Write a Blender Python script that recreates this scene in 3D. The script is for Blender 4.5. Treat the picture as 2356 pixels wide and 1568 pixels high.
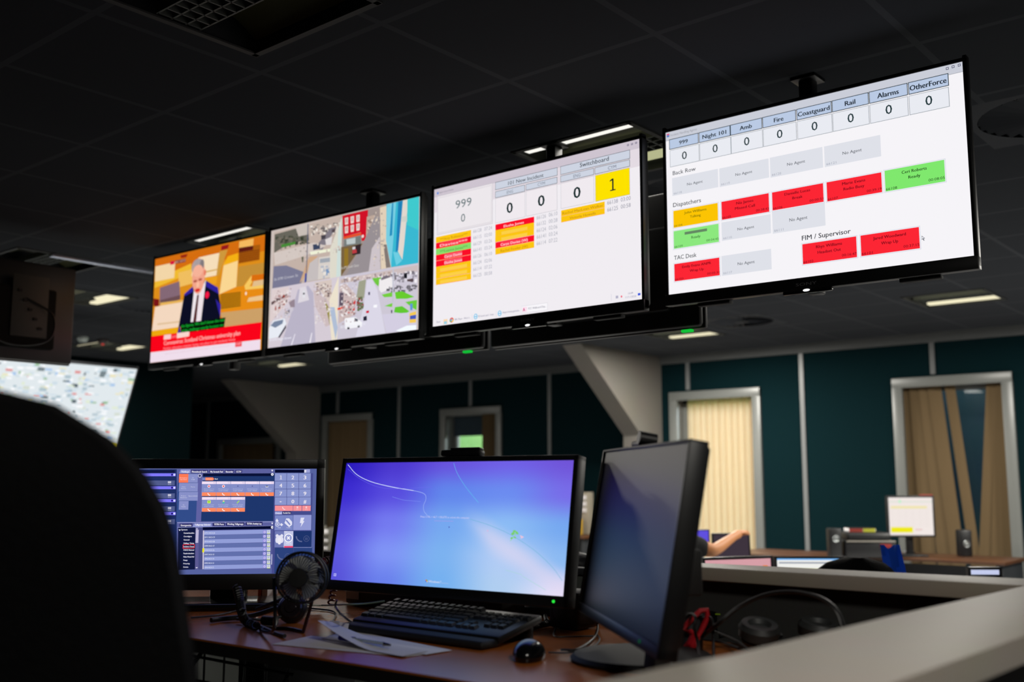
import bpy, bmesh, math, random
from mathutils import Vector, Matrix, Euler
random.seed(7)
for o in list(bpy.data.objects): bpy.data.objects.remove(o)
SC = bpy.context.scene
COL = SC.collection
R = math.radians
# ------------------------------------------------------------------ camera
EYE = 1.36                     # lens height above the lower floor
W, H, F = 2356.0, 1568.0, 2390.0
PITCH = math.atan(321.0/F); YAW = R(40.0)
cam_data = bpy.data.cameras.new('camera'); cam = bpy.data.objects.new('camera', cam_data)
COL.objects.link(cam); SC.camera = cam
cam.location = (0, 0, EYE); cam.rotation_euler = (R(90)+PITCH, 0, YAW)
cam_data.sensor_width = 36.0; cam_data.lens = 36.0*F/W
cam_data.clip_start = .02; cam_data.clip_end = 200
cam_data.dof.use_dof = True; cam_data.dof.focus_distance = 3.0; cam_data.dof.aperture_fstop = 2.6
# ------------------------------------------------------------------ world, exposure
wd = bpy.data.worlds.new('world'); SC.world = wd; wd.use_nodes = True
bg = wd.node_tree.nodes['Background']; bg.inputs[0].default_value = (.86, .93, 1.0, 1); bg.inputs[1].default_value = 8.0
SC.view_settings.view_transform = 'Standard'; SC.view_settings.look = 'None'
SC.view_settings.exposure = 0.0; SC.view_settings.gamma = 1.0
SC.view_settings.use_curve_mapping = False
# lamp strengths of the recessed ceiling lights (watts), the added unseen ones included
LAMP_W = {1: 5.0, 2: 5.0, 3: 110.0, 4: 80.0, 5: 130.0, 6: 60.0, 7: 10.0, 8: 38.0, 10: 170.0, 11: 20.0, 12: 22.0, 13: 7.0}
# ------------------------------------------------------------------ geometry of the lens, to place things from the photograph
FW = Vector((-math.sin(YAW)*math.cos(PITCH), math.cos(YAW)*math.cos(PITCH), math.sin(PITCH)))
RT = Vector((math.cos(YAW), math.sin(YAW), 0)); UP = RT.cross(FW)
CAM = Vector((0, 0, EYE))
def ray(x, y): return FW + RT*((x-W/2)/F) - UP*((y-H/2)/F)
def onY(x, y, Y): r = ray(x, y); return CAM + r*(Y/r.y)
def onX(x, y, X): r = ray(x, y); return CAM + r*(X/r.x)
def onZ(x, y, z): r = ray(x, y); return CAM + r*((z-EYE)/r.z)
def onD(x, y, d): return CAM + ray(x, y)*d
CEIL = EYE + 1.38; PLAT = .29; DESK = EYE - .34; WALLY = 9.99; FDESK = EYE - .63
# ------------------------------------------------------------------ materials
def srgb(c):
    def f(v):
        v /= 255.0
        return v/12.92 if v <= .04045 else ((v+.055)/1.055)**2.4
    return tuple(f(v) for v in c)
MATS = {}
def mat(name, rgb, rough=.5, metal=0, spec=.5, noise=None, bump=None, emit=None, emit_s=0, trans=0, alpha=1, coat=0):
    if name in MATS: return MATS[name]
    m = bpy.data.materials.new(name); m.use_nodes = True; nt = m.node_tree
    b = nt.nodes['Principled BSDF']
    b.inputs['Base Color'].default_value = (*srgb(rgb), 1)
    b.inputs['Roughness'].default_value = rough; b.inputs['Metallic'].default_value = metal
    b.inputs['Specular IOR Level'].default_value = spec
    if coat: b.inputs['Coat Weight'].default_value = coat; b.inputs['Coat Roughness'].default_value = .08
    if trans: b.inputs['Transmission Weight'].default_value = trans
    if emit: b.inputs['Emission Color'].default_value = (*srgb(emit), 1); b.inputs['Emission Strength'].default_value = emit_s
    tc = nt.nodes.new('ShaderNodeTexCoord')
    if noise:
        sc, amt = noise
        n = nt.nodes.new('ShaderNodeTexNoise'); n.inputs['Scale'].default_value = sc; n.inputs['Detail'].default_value = 4
        nt.links.new(tc.outputs['Object'], n.inputs['Vector'])
        mx = nt.nodes.new('ShaderNodeMixRGB'); mx.blend_type = 'MULTIPLY'; mx.inputs[0].default_value = amt
        mx.inputs[1].default_value = (*srgb(rgb), 1)
        nt.links.new(n.outputs['Color'], mx.inputs[2]); nt.links.new(mx.outputs[0], b.inputs['Base Color'])
    if bump:
        n2 = nt.nodes.new('ShaderNodeTexNoise'); n2.inputs['Scale'].default_value = bump[0]
        nt.links.new(tc.outputs['Object'], n2.inputs['Vector'])
        bp = nt.nodes.new('ShaderNodeBump'); bp.inputs['Strength'].default_value = bump[1]; bp.inputs['Distance'].default_value = .01
        nt.links.new(n2.outputs['Fac'], bp.inputs['Height']); nt.links.new(bp.outputs[0], b.inputs['Normal'])
    MATS[name] = m; return m
def emitter(name, rgb, s):
    if name in MATS: return MATS[name]
    m = bpy.data.materials.new(name); m.use_nodes = True; nt = m.node_tree; nt.nodes.clear()
    o = nt.nodes.new('ShaderNodeOutputMaterial'); e = nt.nodes.new('ShaderNodeEmission')
    e.inputs[0].default_value = (*srgb(rgb), 1); e.inputs[1].default_value = s
    nt.links.new(e.outputs[0], o.inputs[0]); MATS[name] = m; return m
def display_mat():
    m = bpy.data.materials.new('display_pixels'); m.use_nodes = True; nt = m.node_tree; nt.nodes.clear()
    o = nt.nodes.new('ShaderNodeOutputMaterial'); e = nt.nodes.new('ShaderNodeEmission')
    a = nt.nodes.new('ShaderNodeVertexColor'); a.layer_name = 'pixels'
    nt.links.new(a.outputs[0], e.inputs[0]); e.inputs[1].default_value = 1.0
    nt.links.new(e.outputs[0], o.inputs[0]); return m
DISPLAY = display_mat()
black = mat('black_plastic', (14, 15, 17), .42)
blackg = mat('black_gloss_plastic', (10, 11, 13), .18)
blackm = mat('black_matt_plastic', (10, 11, 12), .7)
darkgrey = mat('dark_grey_plastic', (38, 40, 43), .5)
steel = mat('brushed_steel', (150, 150, 150), .35, 1)
offwhite = mat('white_painted_panel', (188, 186, 178), .5)
upvc = mat('white_window_plastic', (104, 106, 103), .35)
teal = mat('teal_wall_fabric', (2, 27, 31), .9, noise=(60, .2), spec=.08)
wallpaint = mat('cream_wall_paint', (100, 96, 90), .75, noise=(3, .12))
capm = mat('grey_laminate_cap', (154, 146, 134), .5, noise=(8, .15), spec=.25)
panelm = mat('charcoal_screen_fabric', (46, 46, 44), .9, noise=(90, .3))
deskm = mat('brown_beech_laminate', (176, 98, 40), .27, noise=(14, .2), spec=.45)
deskedge = mat('dark_desk_edging', (20, 17, 15), .55)
fabric = mat('black_chair_fabric', (9, 9, 10), .95, bump=(220, .5), spec=.1)
paper = mat('white_paper', (225, 222, 224), .7)
skin = mat('skin', (206, 136, 84), .55)
def pane_mat():
    m = bpy.data.materials.new('window_glass'); m.use_nodes = True; nt = m.node_tree; nt.nodes.clear()
    o = nt.nodes.new('ShaderNodeOutputMaterial'); t = nt.nodes.new('ShaderNodeBsdfTransparent'); g = nt.nodes.new('ShaderNodeBsdfGlossy')
    t.inputs[0].default_value = (.93, .96, .95, 1); g.inputs['Roughness'].default_value = .02
    fr = nt.nodes.new('ShaderNodeFresnel'); fr.inputs[0].default_value = 1.45; mx = nt.nodes.new('ShaderNodeMixShader')
    nt.links.new(fr.outputs[0], mx.inputs[0]); nt.links.new(t.outputs[0], mx.inputs[1]); nt.links.new(g.outputs[0], mx.inputs[2]); nt.links.new(mx.outputs[0], o.inputs[0])
    return m
glassm = pane_mat()
# ------------------------------------------------------------------ objects and tags
def tag(o, label=None, cat=None, group=None, kind=None):
    if label: o['label'] = label
    if cat: o['category'] = cat
    if group: o['group'] = group
    if kind: o['kind'] = kind
    return o
def thing(name, label, cat, loc, rz=0, group=None):
    o = bpy.data.objects.new(name, None); COL.objects.link(o); o.empty_display_size = .1
    o.location = loc; o.rotation_euler = (0, 0, rz)
    return tag(o, label, cat, group)
def copy_tree(o, parent=None):
    c = o.copy(); COL.objects.link(c)
    if parent: c.parent = parent
    for ch in list(o.children): copy_tree(ch, c)
    return c
class MB:
    """collects solid shapes; build() links them as ONE mesh object"""
    def __init__(s): s.bm = bmesh.new()
    def _xf(s, vs, M):
        if M is not None:
            for v in vs: v.co = M @ v.co
    def box(s, c, d, M=None, bev=0, seg=2):
        r = bmesh.ops.create_cube(s.bm, size=1.0); vs = r['verts']
        for v in vs: v.co = Vector((c[0]+v.co.x*d[0], c[1]+v.co.y*d[1], c[2]+v.co.z*d[2]))
        if bev > 0:
            es = list({e for v in vs for e in v.link_edges})
            q = bmesh.ops.bevel(s.bm, geom=es+vs, offset=min(bev, min(d)*.49), segments=seg, affect='EDGES', profile=.5)
            vs = list({v for f in q['faces'] for v in f.verts} | {v for v in vs if v.is_valid})
        s._xf(vs, M); return s
    def tube(s, pts, r, seg=8, closed=False, M=None, r2=None):
        pts = [Vector(p) for p in pts]; n = len(pts); rings = []
        up = Vector((0, 0, 1)); prev = None
        for i, p in enumerate(pts):
            a = pts[(i-1) % n] if (closed or i > 0) else p
            b = pts[(i+1) % n] if (closed or i < n-1) else p
            t = (b-a).normalized()
            if prev is None:
                x = t.cross(up)
                if x.length < .05: x = t.cross(Vector((1, 0, 0)))
            else: x = prev - t*prev.dot(t)
            x.normalize(); prev = x; y = t.cross(x)
            rr = r if r2 is None else r+(r2-r)*i/max(1, n-1)
            rings.append([s.bm.verts.new(p+(x*math.cos(k*2*math.pi/seg)+y*math.sin(k*2*math.pi/seg))*rr) for k in range(seg)])
        m = n if closed else n-1
        for i in range(m):
            A, B = rings[i], rings[(i+1) % n]
            for k in range(seg): s.bm.faces.new((A[k], A[(k+1) % seg], B[(k+1) % seg], B[k]))
        if not closed: s.bm.faces.new(rings[0][::-1]); s.bm.faces.new(rings[-1])
        s._xf([v for q in rings for v in q], M); return s
    def lathe(s, prof, seg=24, M=None):
        rings = []
        for (r, z) in prof:
            rings.append([s.bm.verts.new((max(r, 1e-4)*math.cos(k*2*math.pi/seg), max(r, 1e-4)*math.sin(k*2*math.pi/seg), z)) for k in range(seg)])
        for A, B in zip(rings, rings[1:]):
            for k in range(seg): s.bm.faces.new((A[k], A[(k+1) % seg], B[(k+1) % seg], B[k]))
        s.bm.faces.new(rings[0][::-1]); s.bm.faces.new(rings[-1])
        s._xf([v for q in rings for v in q], M); return s
    def prism(s, poly, h, M=None):
        """poly in xy, extruded from z=0 to z=h"""
        a = [s.bm.verts.new((x, y, 0)) for x, y in poly]; b = [s.bm.verts.new((x, y, h)) for x, y in poly]
        n = len(poly); s.bm.faces.new(a[::-1]); s.bm.faces.new(b)
        for i in range(n): s.bm.faces.new((a[i], a[(i+1) % n], b[(i+1) % n], b[i]))
        s._xf(a+b, M); return s
    def build(s, name, m, parent=None, smooth=True):
        bmesh.ops.recalc_face_normals(s.bm, faces=s.bm.faces[:])
        me = bpy.data.meshes.new(name); s.bm.to_mesh(me); s.bm.free(); me.materials.append(m)
        if smooth:
            me.polygons.foreach_set('use_smooth', [True]*len(me.polygons))
            try: me.set_sharp_from_angle(angle=R(35))
            except Exception: pass
        o = bpy.data.objects.new(name, me); COL.objects.link(o)
        if parent: o.parent = parent
        return o
def smooth_path(pts, n=8):
    pts = [Vector(p) for p in pts]; out = []
    P = [pts[0]*2-pts[1]]+pts+[pts[-1]*2-pts[-2]]
    for i in range(1, len(P)-2):
        for k in range(n):
            t = k/n; a, b, c, d = P[i-1:i+3]
            out.append(.5*((2*b)+(c-a)*t+(2*a-5*b+4*c-d)*t*t+(3*b-3*c+d-a)*t**3))
    out.append(pts[-1]); return out
def T(x, y, z): return Matrix.Translation((x, y, z))
RX, RY, RZ = (lambda a: Matrix.Rotation(a, 4, 'X')), (lambda a: Matrix.Rotation(a, 4, 'Y')), (lambda a: Matrix.Rotation(a, 4, 'Z'))
# ------------------------------------------------------------------ display pictures: flat coloured shapes lying on a screen
_textcache = {}
def text_mesh(s, bold=0):
    bold = 0
    key = (s, bold)
    if key not in _textcache:
        cu = bpy.data.curves.new('lettering', 'FONT'); cu.body = s; cu.resolution_u = 2; cu.offset = bold
        ob = bpy.data.objects.new('lettering', cu); me = ob.to_mesh()
        vs = [(v.co.x, v.co.y) for v in me.vertices]; fs = [tuple(p.vertices) for p in me.polygons]
        ob.to_mesh_clear(); bpy.data.objects.remove(ob); bpy.data.curves.remove(cu)
        _textcache[key] = (vs, fs)
    return _textcache[key]
class Picture:
    """frame: world matrix of the screen centre, x right, z up, -y out of the screen"""
    def __init__(s, Mw, w, h, local):
        s.M = Mw; s.w, s.h = w, h; s.local = local; s.v = []; s.f = []; s.c = []; s.boxes = []; s.tr = (0, 0, 1)
        s.inv = Mw.inverted()
    def crop(s, x, y, k): s.tr = (x, y, k)
    def uv(s, x, y):
        ox, oy, k = s.tr; r = ray(ox+x*k, oy+y*k); o = s.inv @ CAM; d = (s.inv.to_3x3() @ r)
        t = -o.y/d.y; p = o+d*t; return (p.x, p.z)
    def depth(s, x0, z0, x1, z1):
        """each shape lies just in front of the shapes it covers"""
        e = 1e-4; n = 1+max([b[4] for b in s.boxes if b[0] < x1-e and b[2] > x0+e and b[1] < z1-e and b[3] > z0+e] or [0])
        s.boxes.append((x0, z0, x1, z1, n)); return -.0006-n*.0002
    def poly_uv(s, pts, col, cols=None):
        y = s.depth(min(p[0] for p in pts), min(p[1] for p in pts), max(p[0] for p in pts), max(p[1] for p in pts)); i0 = len(s.v)
        s.v += [(p[0], y, p[1]) for p in pts]; s.f.append(tuple(range(i0, i0+len(pts))))
        s.c += [srgb(q) for q in (cols or [col]*len(pts))]
    def clampuv(s, p): return (max(-s.w/2, min(s.w/2, p[0])), max(-s.h/2, min(s.h/2, p[1])))
    def poly(s, pts, col, cols=None): s.poly_uv([s.clampuv(s.uv(*p)) for p in pts], col, cols)
    def rect_uv(s, u0, v0, u1, v1, col): s.poly_uv([(u0, v0), (u1, v0), (u1, v1), (u0, v1)], col)
    def rect(s, tl, br, col, border=None, th=0):
        a, b = s.clampuv(s.uv(*tl)), s.clampuv(s.uv(*br))
        if border: s.rect_uv(a[0]-th, b[1]-th, b[0]+th, a[1]+th, border)
        s.rect_uv(a[0], b[1], b[0], a[1], col)
    def line(s, pts, th, col):
        q = [s.uv(p[0], p[1]) for p in pts]
        y = s.depth(min(p[0] for p in q), min(p[1] for p in q), max(p[0] for p in q), max(p[1] for p in q))
        for a, b in zip(q, q[1:]):
            d = Vector((b[0]-a[0], b[1]-a[1]));
            if d.length < 1e-6: continue
            n = Vector((-d.y, d.x)).normalized()*th/2
            i0 = len(s.v); s.v += [(a[0]-n.x, y, a[1]-n.y), (b[0]-n.x, y, b[1]-n.y), (b[0]+n.x, y, b[1]+n.y), (a[0]+n.x, y, a[1]+n.y)]
            s.f.append((i0, i0+1, i0+2, i0+3)); s.c += [srgb(col)]*4
    def disc(s, c, rx, ry, col, n=20, a0=0, a1=2*math.pi):
        u, v = s.uv(*c); u2 = s.uv(c[0]+rx, c[1])[0]-u; v2 = v-s.uv(c[0], c[1]+ry)[1]
        s.poly_uv([(u+u2*math.cos(a0+(a1-a0)*k/n), v+v2*math.sin(a0+(a1-a0)*k/n)) for k in range(n)], col)
    def ring(s, c, rx, ry, t, col, fill): s.disc(c, rx, ry, col); s.disc(c, rx-t, ry-t, fill)
    def text_uv(s, body, u0, u1, v, cap, col, bold=0):
        if body == '1':   # a figure one with its foot
            w, h = u1-u0, cap; t = w*(.16+bold*6); c = u0+w*.56
            s.poly_uv([(c-t/2, v), (c+t/2, v), (c+t/2, v+h), (c-t/2, v+h)], col)
            s.poly_uv([(u0+w*.12, v), (u1, v), (u1, v+h*.09), (u0+w*.12, v+h*.09)], col)
            s.poly_uv([(u0+w*.08, v+h*.78), (c-t/2, v+h*.86), (c+t/2, v+h), (c-t/2, v+h), (u0+w*.08, v+h*.88)], col); return
        vs, fs = text_mesh(body, bold)
        if not vs:      # an unreadable, smudged name
            s.rect_uv(u0, v, u1, v+cap, tuple(int(q*.6+70) for q in col)); return
        x0 = min(p[0] for p in vs); x1 = max(p[0] for p in vs); k = (u1-u0)/max(1e-6, x1-x0); ky = cap/.72
        y = s.depth(u0, v, u1, v+cap); i0 = len(s.v)
        for q in ((0,) if not bold else (-1, 0, 1)):      # heavier strokes: the letters laid side by side
            i0 = len(s.v); s.v += [(u0+(p[0]-x0)*k+q*bold*1.6*ky, y-q*1e-5, v+p[1]*ky) for p in vs]
            s.f += [tuple(i+i0 for i in f) for f in fs]; s.c += [srgb(col)]*len(vs)
    def text(s, body, l, r, cap, col, bold=0):
        a, b = s.uv(*l), s.uv(*r); c = s.uv(l[0], l[1]-cap)
        s.text_uv(body, a[0], b[0], (a[1]+b[1])/2, c[1]-a[1], col, bold)
    def build(s, parent, name='screen_picture'):
        me = bpy.data.meshes.new(name)
        L = s.local; me.from_pydata([tuple(L @ Vector(v)) for v in s.v], [], s.f)
        a = me.color_attributes.new('pixels', 'FLOAT_COLOR', 'POINT')
        a.data.foreach_set('color', [x for c in s.c for x in (*c, 1.0)])
        me.materials.append(DISPLAY)
        o = bpy.data.objects.new(name, me); COL.objects.link(o); o.parent = parent; return o
def screen_frame(root, c_local, tilt):
    """local matrix of a screen plane inside root (tilt>0 leans back), plus world matrix"""
    L = T(*c_local) @ RX(-tilt)
    Wm = T(*root.location) @ RZ(root.rotation_euler.z) @ L
    return L, Wm
# ================================================================== THE ROOM
def struct(name, mb, m, label=None):
    o = mb.build(name, m); o['kind'] = 'structure'
    if label: o['label'] = label
    return o
XL, XR, YF = -15.6, 5.0, -4.0
struct('floor', MB().box(((XL+XR)/2, (WALLY+YF)/2+.2, -.05), (XR-XL+.6, WALLY-YF+.6, .1)), mat('pale_grey_carpet', (206, 206, 208), .95, noise=(120, .2)), 'pale carpet floor of the control room, lightened to bounce light')  # unseen carpet kept pale so it throws light onto the ceiling
# raised supervisor platform (the near desk stands on it; extended to cut bounced light)
struct('platform', MB().box((-3.0, -.65, PLAT/2), (15.6, 6.5, PLAT-.002)), mat('platform_carpet', (40, 41, 45), .95, noise=(120, .5)), 'carpeted raised platform under the near desk')
# ceiling with its grid of tiles as a surface pattern
def ceiling_mat():
    m = bpy.data.materials.new('ceiling_tiles'); m.use_nodes = True; nt = m.node_tree; b = nt.nodes['Principled BSDF']
    b.inputs['Roughness'].default_value = .95; b.inputs['Specular IOR Level'].default_value = .0
    tc = nt.nodes.new('ShaderNodeTexCoord'); mp = nt.nodes.new('ShaderNodeMapping')
    mp.inputs['Location'].default_value = (-.14-.02, -.25+.0, 0); nt.links.new(tc.outputs['Object'], mp.inputs[0])
    br = nt.nodes.new('ShaderNodeTexBrick'); br.offset = 0; br.squash = 1
    br.inputs['Scale'].default_value = 1; br.inputs['Brick Width'].default_value = .6; br.inputs['Row Height'].default_value = .6
    br.inputs['Mortar Size'].default_value = .012; br.inputs['Mortar Smooth'].default_value = 0
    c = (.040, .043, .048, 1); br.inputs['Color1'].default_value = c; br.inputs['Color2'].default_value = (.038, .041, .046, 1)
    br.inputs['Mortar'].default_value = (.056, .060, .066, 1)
    nt.links.new(mp.outputs[0], br.inputs[0]); nt.links.new(br.outputs[0], b.inputs['Base Color']); return m
# lit and unlit recessed fittings and vents: rectangles cut out of the ceiling
FIT = []   # (x0, y0, w, d, kind, power)
COLX = (-2.74, -5.26, -7.80, -10.36)
FIT += [(-2.74, 3.26, .6, .6, 'light', 1), (-5.26, 3.30, .6, .6, 'light', 2), (-7.80, 3.55, .6, .6, 'light', 3),
        (-2.74, 7.86, .6, .6, 'light', 4), (-5.34, 8.22, .6, .6, 'light', 5), (-10.36, 5.22, .6, .6, 'light', 6), (-10.38, 7.36, .6, .6, 'light', 7),
        (-2.73, 1.35, .6, .6, 'light', 0), (-6.75, 2.75, .6, .6, 'light', 0), (.5, .1, .6, .6, 'light', 8), (-.2, 7.9, .6, .6, 'light', 10), (-2.74, 5.6, .6, .6, 'light', 11), (-5.26, 5.7, .6, .6, 'light', 12), (-7.8, 5.95, .6, .6, 'light', 13)]  # fittings after the unlit pair are unseen, added to brighten the room
FIT += [(-1.16, 3.94, .6, .6, 'vent', 0), (-2.74, 4.00, .6, .6, 'vent', 0), (-7.80, 4.17, .6, .6, 'vent', 0), (-4.55, 7.9, .6, .6, 'vent', 0), (-7.8, 7.3, .6, .6, 'vent', 0)]
def ceiling():
    xs = sorted({XL-.3, XR+.3} | {round(v, 4) for f in FIT for v in (f[0], f[0]+f[2])})
    ys = sorted({YF-.3, WALLY+.3} | {round(v, 4) for f in FIT for v in (f[1], f[1]+f[3])})
    mb = MB(); g = {}
    def V(i, j, z):
        if (i, j, z) not in g: g[(i, j, z)] = mb.bm.verts.new((xs[i], ys[j], CEIL+z))
        return g[(i, j, z)]
    solid = lambda i, j: 0 <= i < len(xs)-1 and 0 <= j < len(ys)-1 and not any(f[0]-1e-3 <= xs[i] and xs[i+1] <= f[0]+f[2]+1e-3 and f[1]-1e-3 <= ys[j] and ys[j+1] <= f[1]+f[3]+1e-3 for f in FIT)
    for i in range(len(xs)-1):
        for j in range(len(ys)-1):
            if not solid(i, j): continue
            mb.bm.faces.new((V(i, j, 0), V(i, j+1, 0), V(i+1, j+1, 0), V(i+1, j, 0)))
            mb.bm.faces.new((V(i, j, .14), V(i+1, j, .14), V(i+1, j+1, .14), V(i, j+1, .14)))
            for (di, dj, a, b) in ((-1, 0, (i, j), (i, j+1)), (1, 0, (i+1, j+1), (i+1, j)), (0, -1, (i+1, j), (i, j)), (0, 1, (i, j+1), (i+1, j+1))):
                if not solid(i+di, j+dj):
                    mb.bm.faces.new((V(*a, 0), V(*b, 0), V(*b, .14), V(*a, .14)))
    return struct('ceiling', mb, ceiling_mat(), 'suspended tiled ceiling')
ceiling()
struct('roof_slab', MB().box(((XL+XR)/2, (WALLY+YF)/2, CEIL+.3), (XR-XL+.6, WALLY-YF+.6, .05)), blackm, 'roof slab above the ceiling void')
# window openings in the far wall: x0, x1, z0, z1
WTOP = EYE+.93
WIN = [(-14.60, -13.05, .30, EYE+.63), (-11.98, -10.97, .30, WTOP-.02), (-9.57, -8.58, .30, WTOP-.03), (-6.04, -5.02, .30, WTOP), (-3.56, -2.56, .30, WTOP)]
def far_wall():
    mb = MB(); x = XL
    def seg(x0, x1, z0, z1):
        if x1 > x0 and z1 > z0: mb.box(((x0+x1)/2, WALLY+.15, (z0+z1)/2), (x1-x0, .3, z1-z0))
    for (a, b, z0, z1) in WIN:
        seg(x, a, 0, CEIL); seg(a, b, 0, z0); seg(a, b, z1, CEIL); x = b
    seg(x, XR, 0, CEIL); return mb
struct('wall_back', far_wall(), teal, 'dark teal far wall with joint strips and windows')
struct('wall_right', MB().box((XR+.1, (WALLY+YF)/2, CEIL/2), (.2, WALLY-YF+.4, CEIL)), wallpaint)
struct('wall_front', MB().box(((XL+XR)/2, YF-.1, CEIL/2), (XR-XL+.4, .2, CEIL)), teal)
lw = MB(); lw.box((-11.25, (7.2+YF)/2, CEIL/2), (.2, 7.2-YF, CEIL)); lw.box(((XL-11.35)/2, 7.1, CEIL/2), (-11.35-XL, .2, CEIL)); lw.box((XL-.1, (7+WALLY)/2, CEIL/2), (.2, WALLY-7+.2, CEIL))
struct('wall_left', lw, mat('dimmed_teal', (2, 12, 14), .9, noise=(40, .2), spec=.03), 'dark side wall left of the ceiling screens')  # dimness of this side is put into the wall colour
# cornice where far wall meets ceiling, and the vertical joint strips
struct('trim_1', MB().box(((XL+XR)/2, WALLY-.02, CEIL-.045), (XR-XL, .04, .09)), mat('grey_cornice', (80, 82, 82), .6), 'pale cornice at the top of the far wall')
n = 2
for X in (-14.96, -13.0, -11.70, -10.41, -9.08, -7.78, -5.846, -4.52, -3.213):
    z1 = CEIL-.09; z0 = .1
    for (a, b, w0, w1) in WIN:
        if a-.06 < X < b+.06: z0 = w1+.06
    if X in (-14.96, -13.0): n0 = 'trim_%d' % (n+2)
    else: n0 = 'trim_%d' % (n+2)
    struct(n0, MB().box((X, WALLY-.008, (z0+z1)/2), (.045, .016, z1-z0)), mat('pale_joint_strip', (104, 106, 106), .4, metal=0), 'pale vertical joint strip on the teal wall'); n += 1
# boxed-in portal frames: a shaft against the wall widening towards the ceiling
def haunch(name, x0, x1, yw, yf, zk, ytop):
    prof = [(yw, 0), (yf, 0), (yf, zk), (ytop, CEIL), (yw, CEIL)]
    M = Matrix(((0, 0, 1, x0), (1, 0, 0, 0), (0, 1, 0, 0), (0, 0, 0, 1)))
    struct(name, MB().prism(prof, x1-x0, M), wallpaint, 'cream boxed-in roof frame sloping out to the ceiling')
haunch('trim_2', -6.42, -6.19, WALLY, 9.555, EYE+.49, 8.46)
haunch('trim_3', -12.33, -12.10, WALLY, 9.56, EYE+.40, 8.40)
# windows: frame, glass and vertical blinds
vane = mat('beige_blind_fabric', (88, 70, 42), .85)
def blind_mat():
    m = bpy.data.materials.new('translucent_blind_fabric'); m.use_nodes = True; nt = m.node_tree
    b = nt.nodes['Principled BSDF']; b.inputs['Base Color'].default_value = (*srgb((120, 100, 66)), 1); b.inputs['Roughness'].default_value = .9
    t = nt.nodes.new('ShaderNodeBsdfTranslucent'); t.inputs[0].default_value = (*srgb((246, 208, 176)), 1)
    mx = nt.nodes.new('ShaderNodeMixShader'); mx.inputs[0].default_value = .6
    nt.links.new(b.outputs[0], mx.inputs[1]); nt.links.new(t.outputs[0], mx.inputs[2])
    nt.links.new(mx.outputs[0], nt.nodes['Material Output'].inputs[0]); return m
BLIND = blind_mat()
def window(k, a, b, z0, z1):
    fr = .055
    mb = MB()
    y = WALLY
    for (c, d) in (((a-.02+fr/2, y-.01, (z0+z1)/2), (fr+.04, .056, z1-z0+.076)), ((b+.02-fr/2, y-.01, (z0+z1)/2), (fr+.04, .056, z1-z0+.076)),
                   (((a+b)/2, y-.01, z1+.02-fr/2), (b-a+.08, .06, fr+.04)), (((a+b)/2, y-.03, z0), (b-a+.12, .12, .05))):
        mb.box(c, d, bev=.006)
    for (c, d) in (((a+.05, y+.2, (z0+z1)/2), (.07, .07, z1-z0)), ((b-.05, y+.2, (z0+z1)/2), (.07, .07, z1-z0)), (((a+b)/2, y+.2, z1-.05), (b-a, .07, .07)), (((a+b)/2, y+.2, z0+.05), (b-a, .07, .07))):
        mb.box(c, d, bev=.005)
    for (c, d) in (((a+.006, y+.12, (z0+z1)/2), (.012, .22, z1-z0)), ((b-.006, y+.12, (z0+z1)/2), (.012, .22, z1-z0)), (((a+b)/2, y+.12, z1-.006), (b-a, .22, .012)), (((a+b)/2, y+.12, z0+.006), (b-a, .22, .012))):
        mb.box(c, d)
    o = mb.build('window_%d' % k, upvc); o['kind'] = 'structure'
    g = MB().box(((a+b)/2, y+.2, (z0+z1)/2), (b-a-.08, .008, z1-z0-.1)).build('window_pane', glassm, o)
    return o
for k, w in enumerate(WIN): window(k+1, *w)
def vertical_blind(label, a, b, z0, z1, vanes, m, group='vertical blinds at the far windows'):
    """vanes: list of (top x, bottom x, width, turn)"""
    r = thing('vertical_blind', label, 'blind', ((a+b)/2, WALLY+.06, z1), 0, group)
    MB().box((0, 0, -.03), (b-a-.10, .035, .035), bev=.004).build('headrail', upvc, r)
    for (xt, xb, w, turn) in vanes:
        mb = MB(); n = 6; V = []
        for j in range(n+1):
            t = j/n; xc = (xt+(xb-xt)*t)-(a+b)/2; z = -.05-(z1-z0-.1)*t
            row = []
            for s in range(5):
                q = s/4-.5
                row.append(mb.bm.verts.new((xc+q*w*math.cos(turn), q*w*math.sin(turn)+.008*math.cos(q*math.pi), z)))
            V.append(row)
        for j in range(n):
            for s in range(4): mb.bm.faces.new((V[j][s], V[j][s+1], V[j+1][s+1], V[j+1][s]))
        mb.build('vane', m, r)
    return r
def full(a, b, n, turn=.35, x0=None):
    x0 = a+.08 if x0 is None else x0; st = (b-.08-x0)/(n-1)
    return [(x0+i*st, x0+i*st, st*1.12, turn*(1 if i % 2 else .7)) for i in range(n)]
a, b, z0, z1 = WIN[0]; vertical_blind('dim beige vertical blind in the wide low window furthest left', a, b, z0, z1, full(a, b, 13)[:11], vane)
a, b, z0, z1 = WIN[1]; vertical_blind('dim closed beige blind in the narrow window left of the half-open one', a, b, z0, z1, full(a, b, 10), vane)
a, b, z0, z1 = WIN[2]; vertical_blind('beige blind gathered to the right of the window showing a green bank', a, b, z0, z1, [(b-.30+i*.035, b-.30+i*.035, .085, 1.0) for i in range(7)], vane)
a, b, z0, z1 = WIN[3]; vertical_blind('glowing cream vertical blind closed across the window beside the sloping roof frame', a, b, z0, z1, full(a, b, 11, .35, a+.19), BLIND)
a, b, z0, z1 = WIN[4]
def sl(p, q, w): return (a+p, a+p+(q-p)/.66, w, .22)
vv = [sl(.07, .07, .12), sl(.16, .19, .125), sl(.25, .32, .125), sl(.33, .43, .12), sl(.47, .58, .09), sl(.86, .74, .13), sl(.94, .84, .12), sl(.95, .92, .12)]
vertical_blind('dim beige blind with slats swung apart over dark glass, window at far right', a, b, z0, z1, vv, vane)
RBZ = 0
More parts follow.
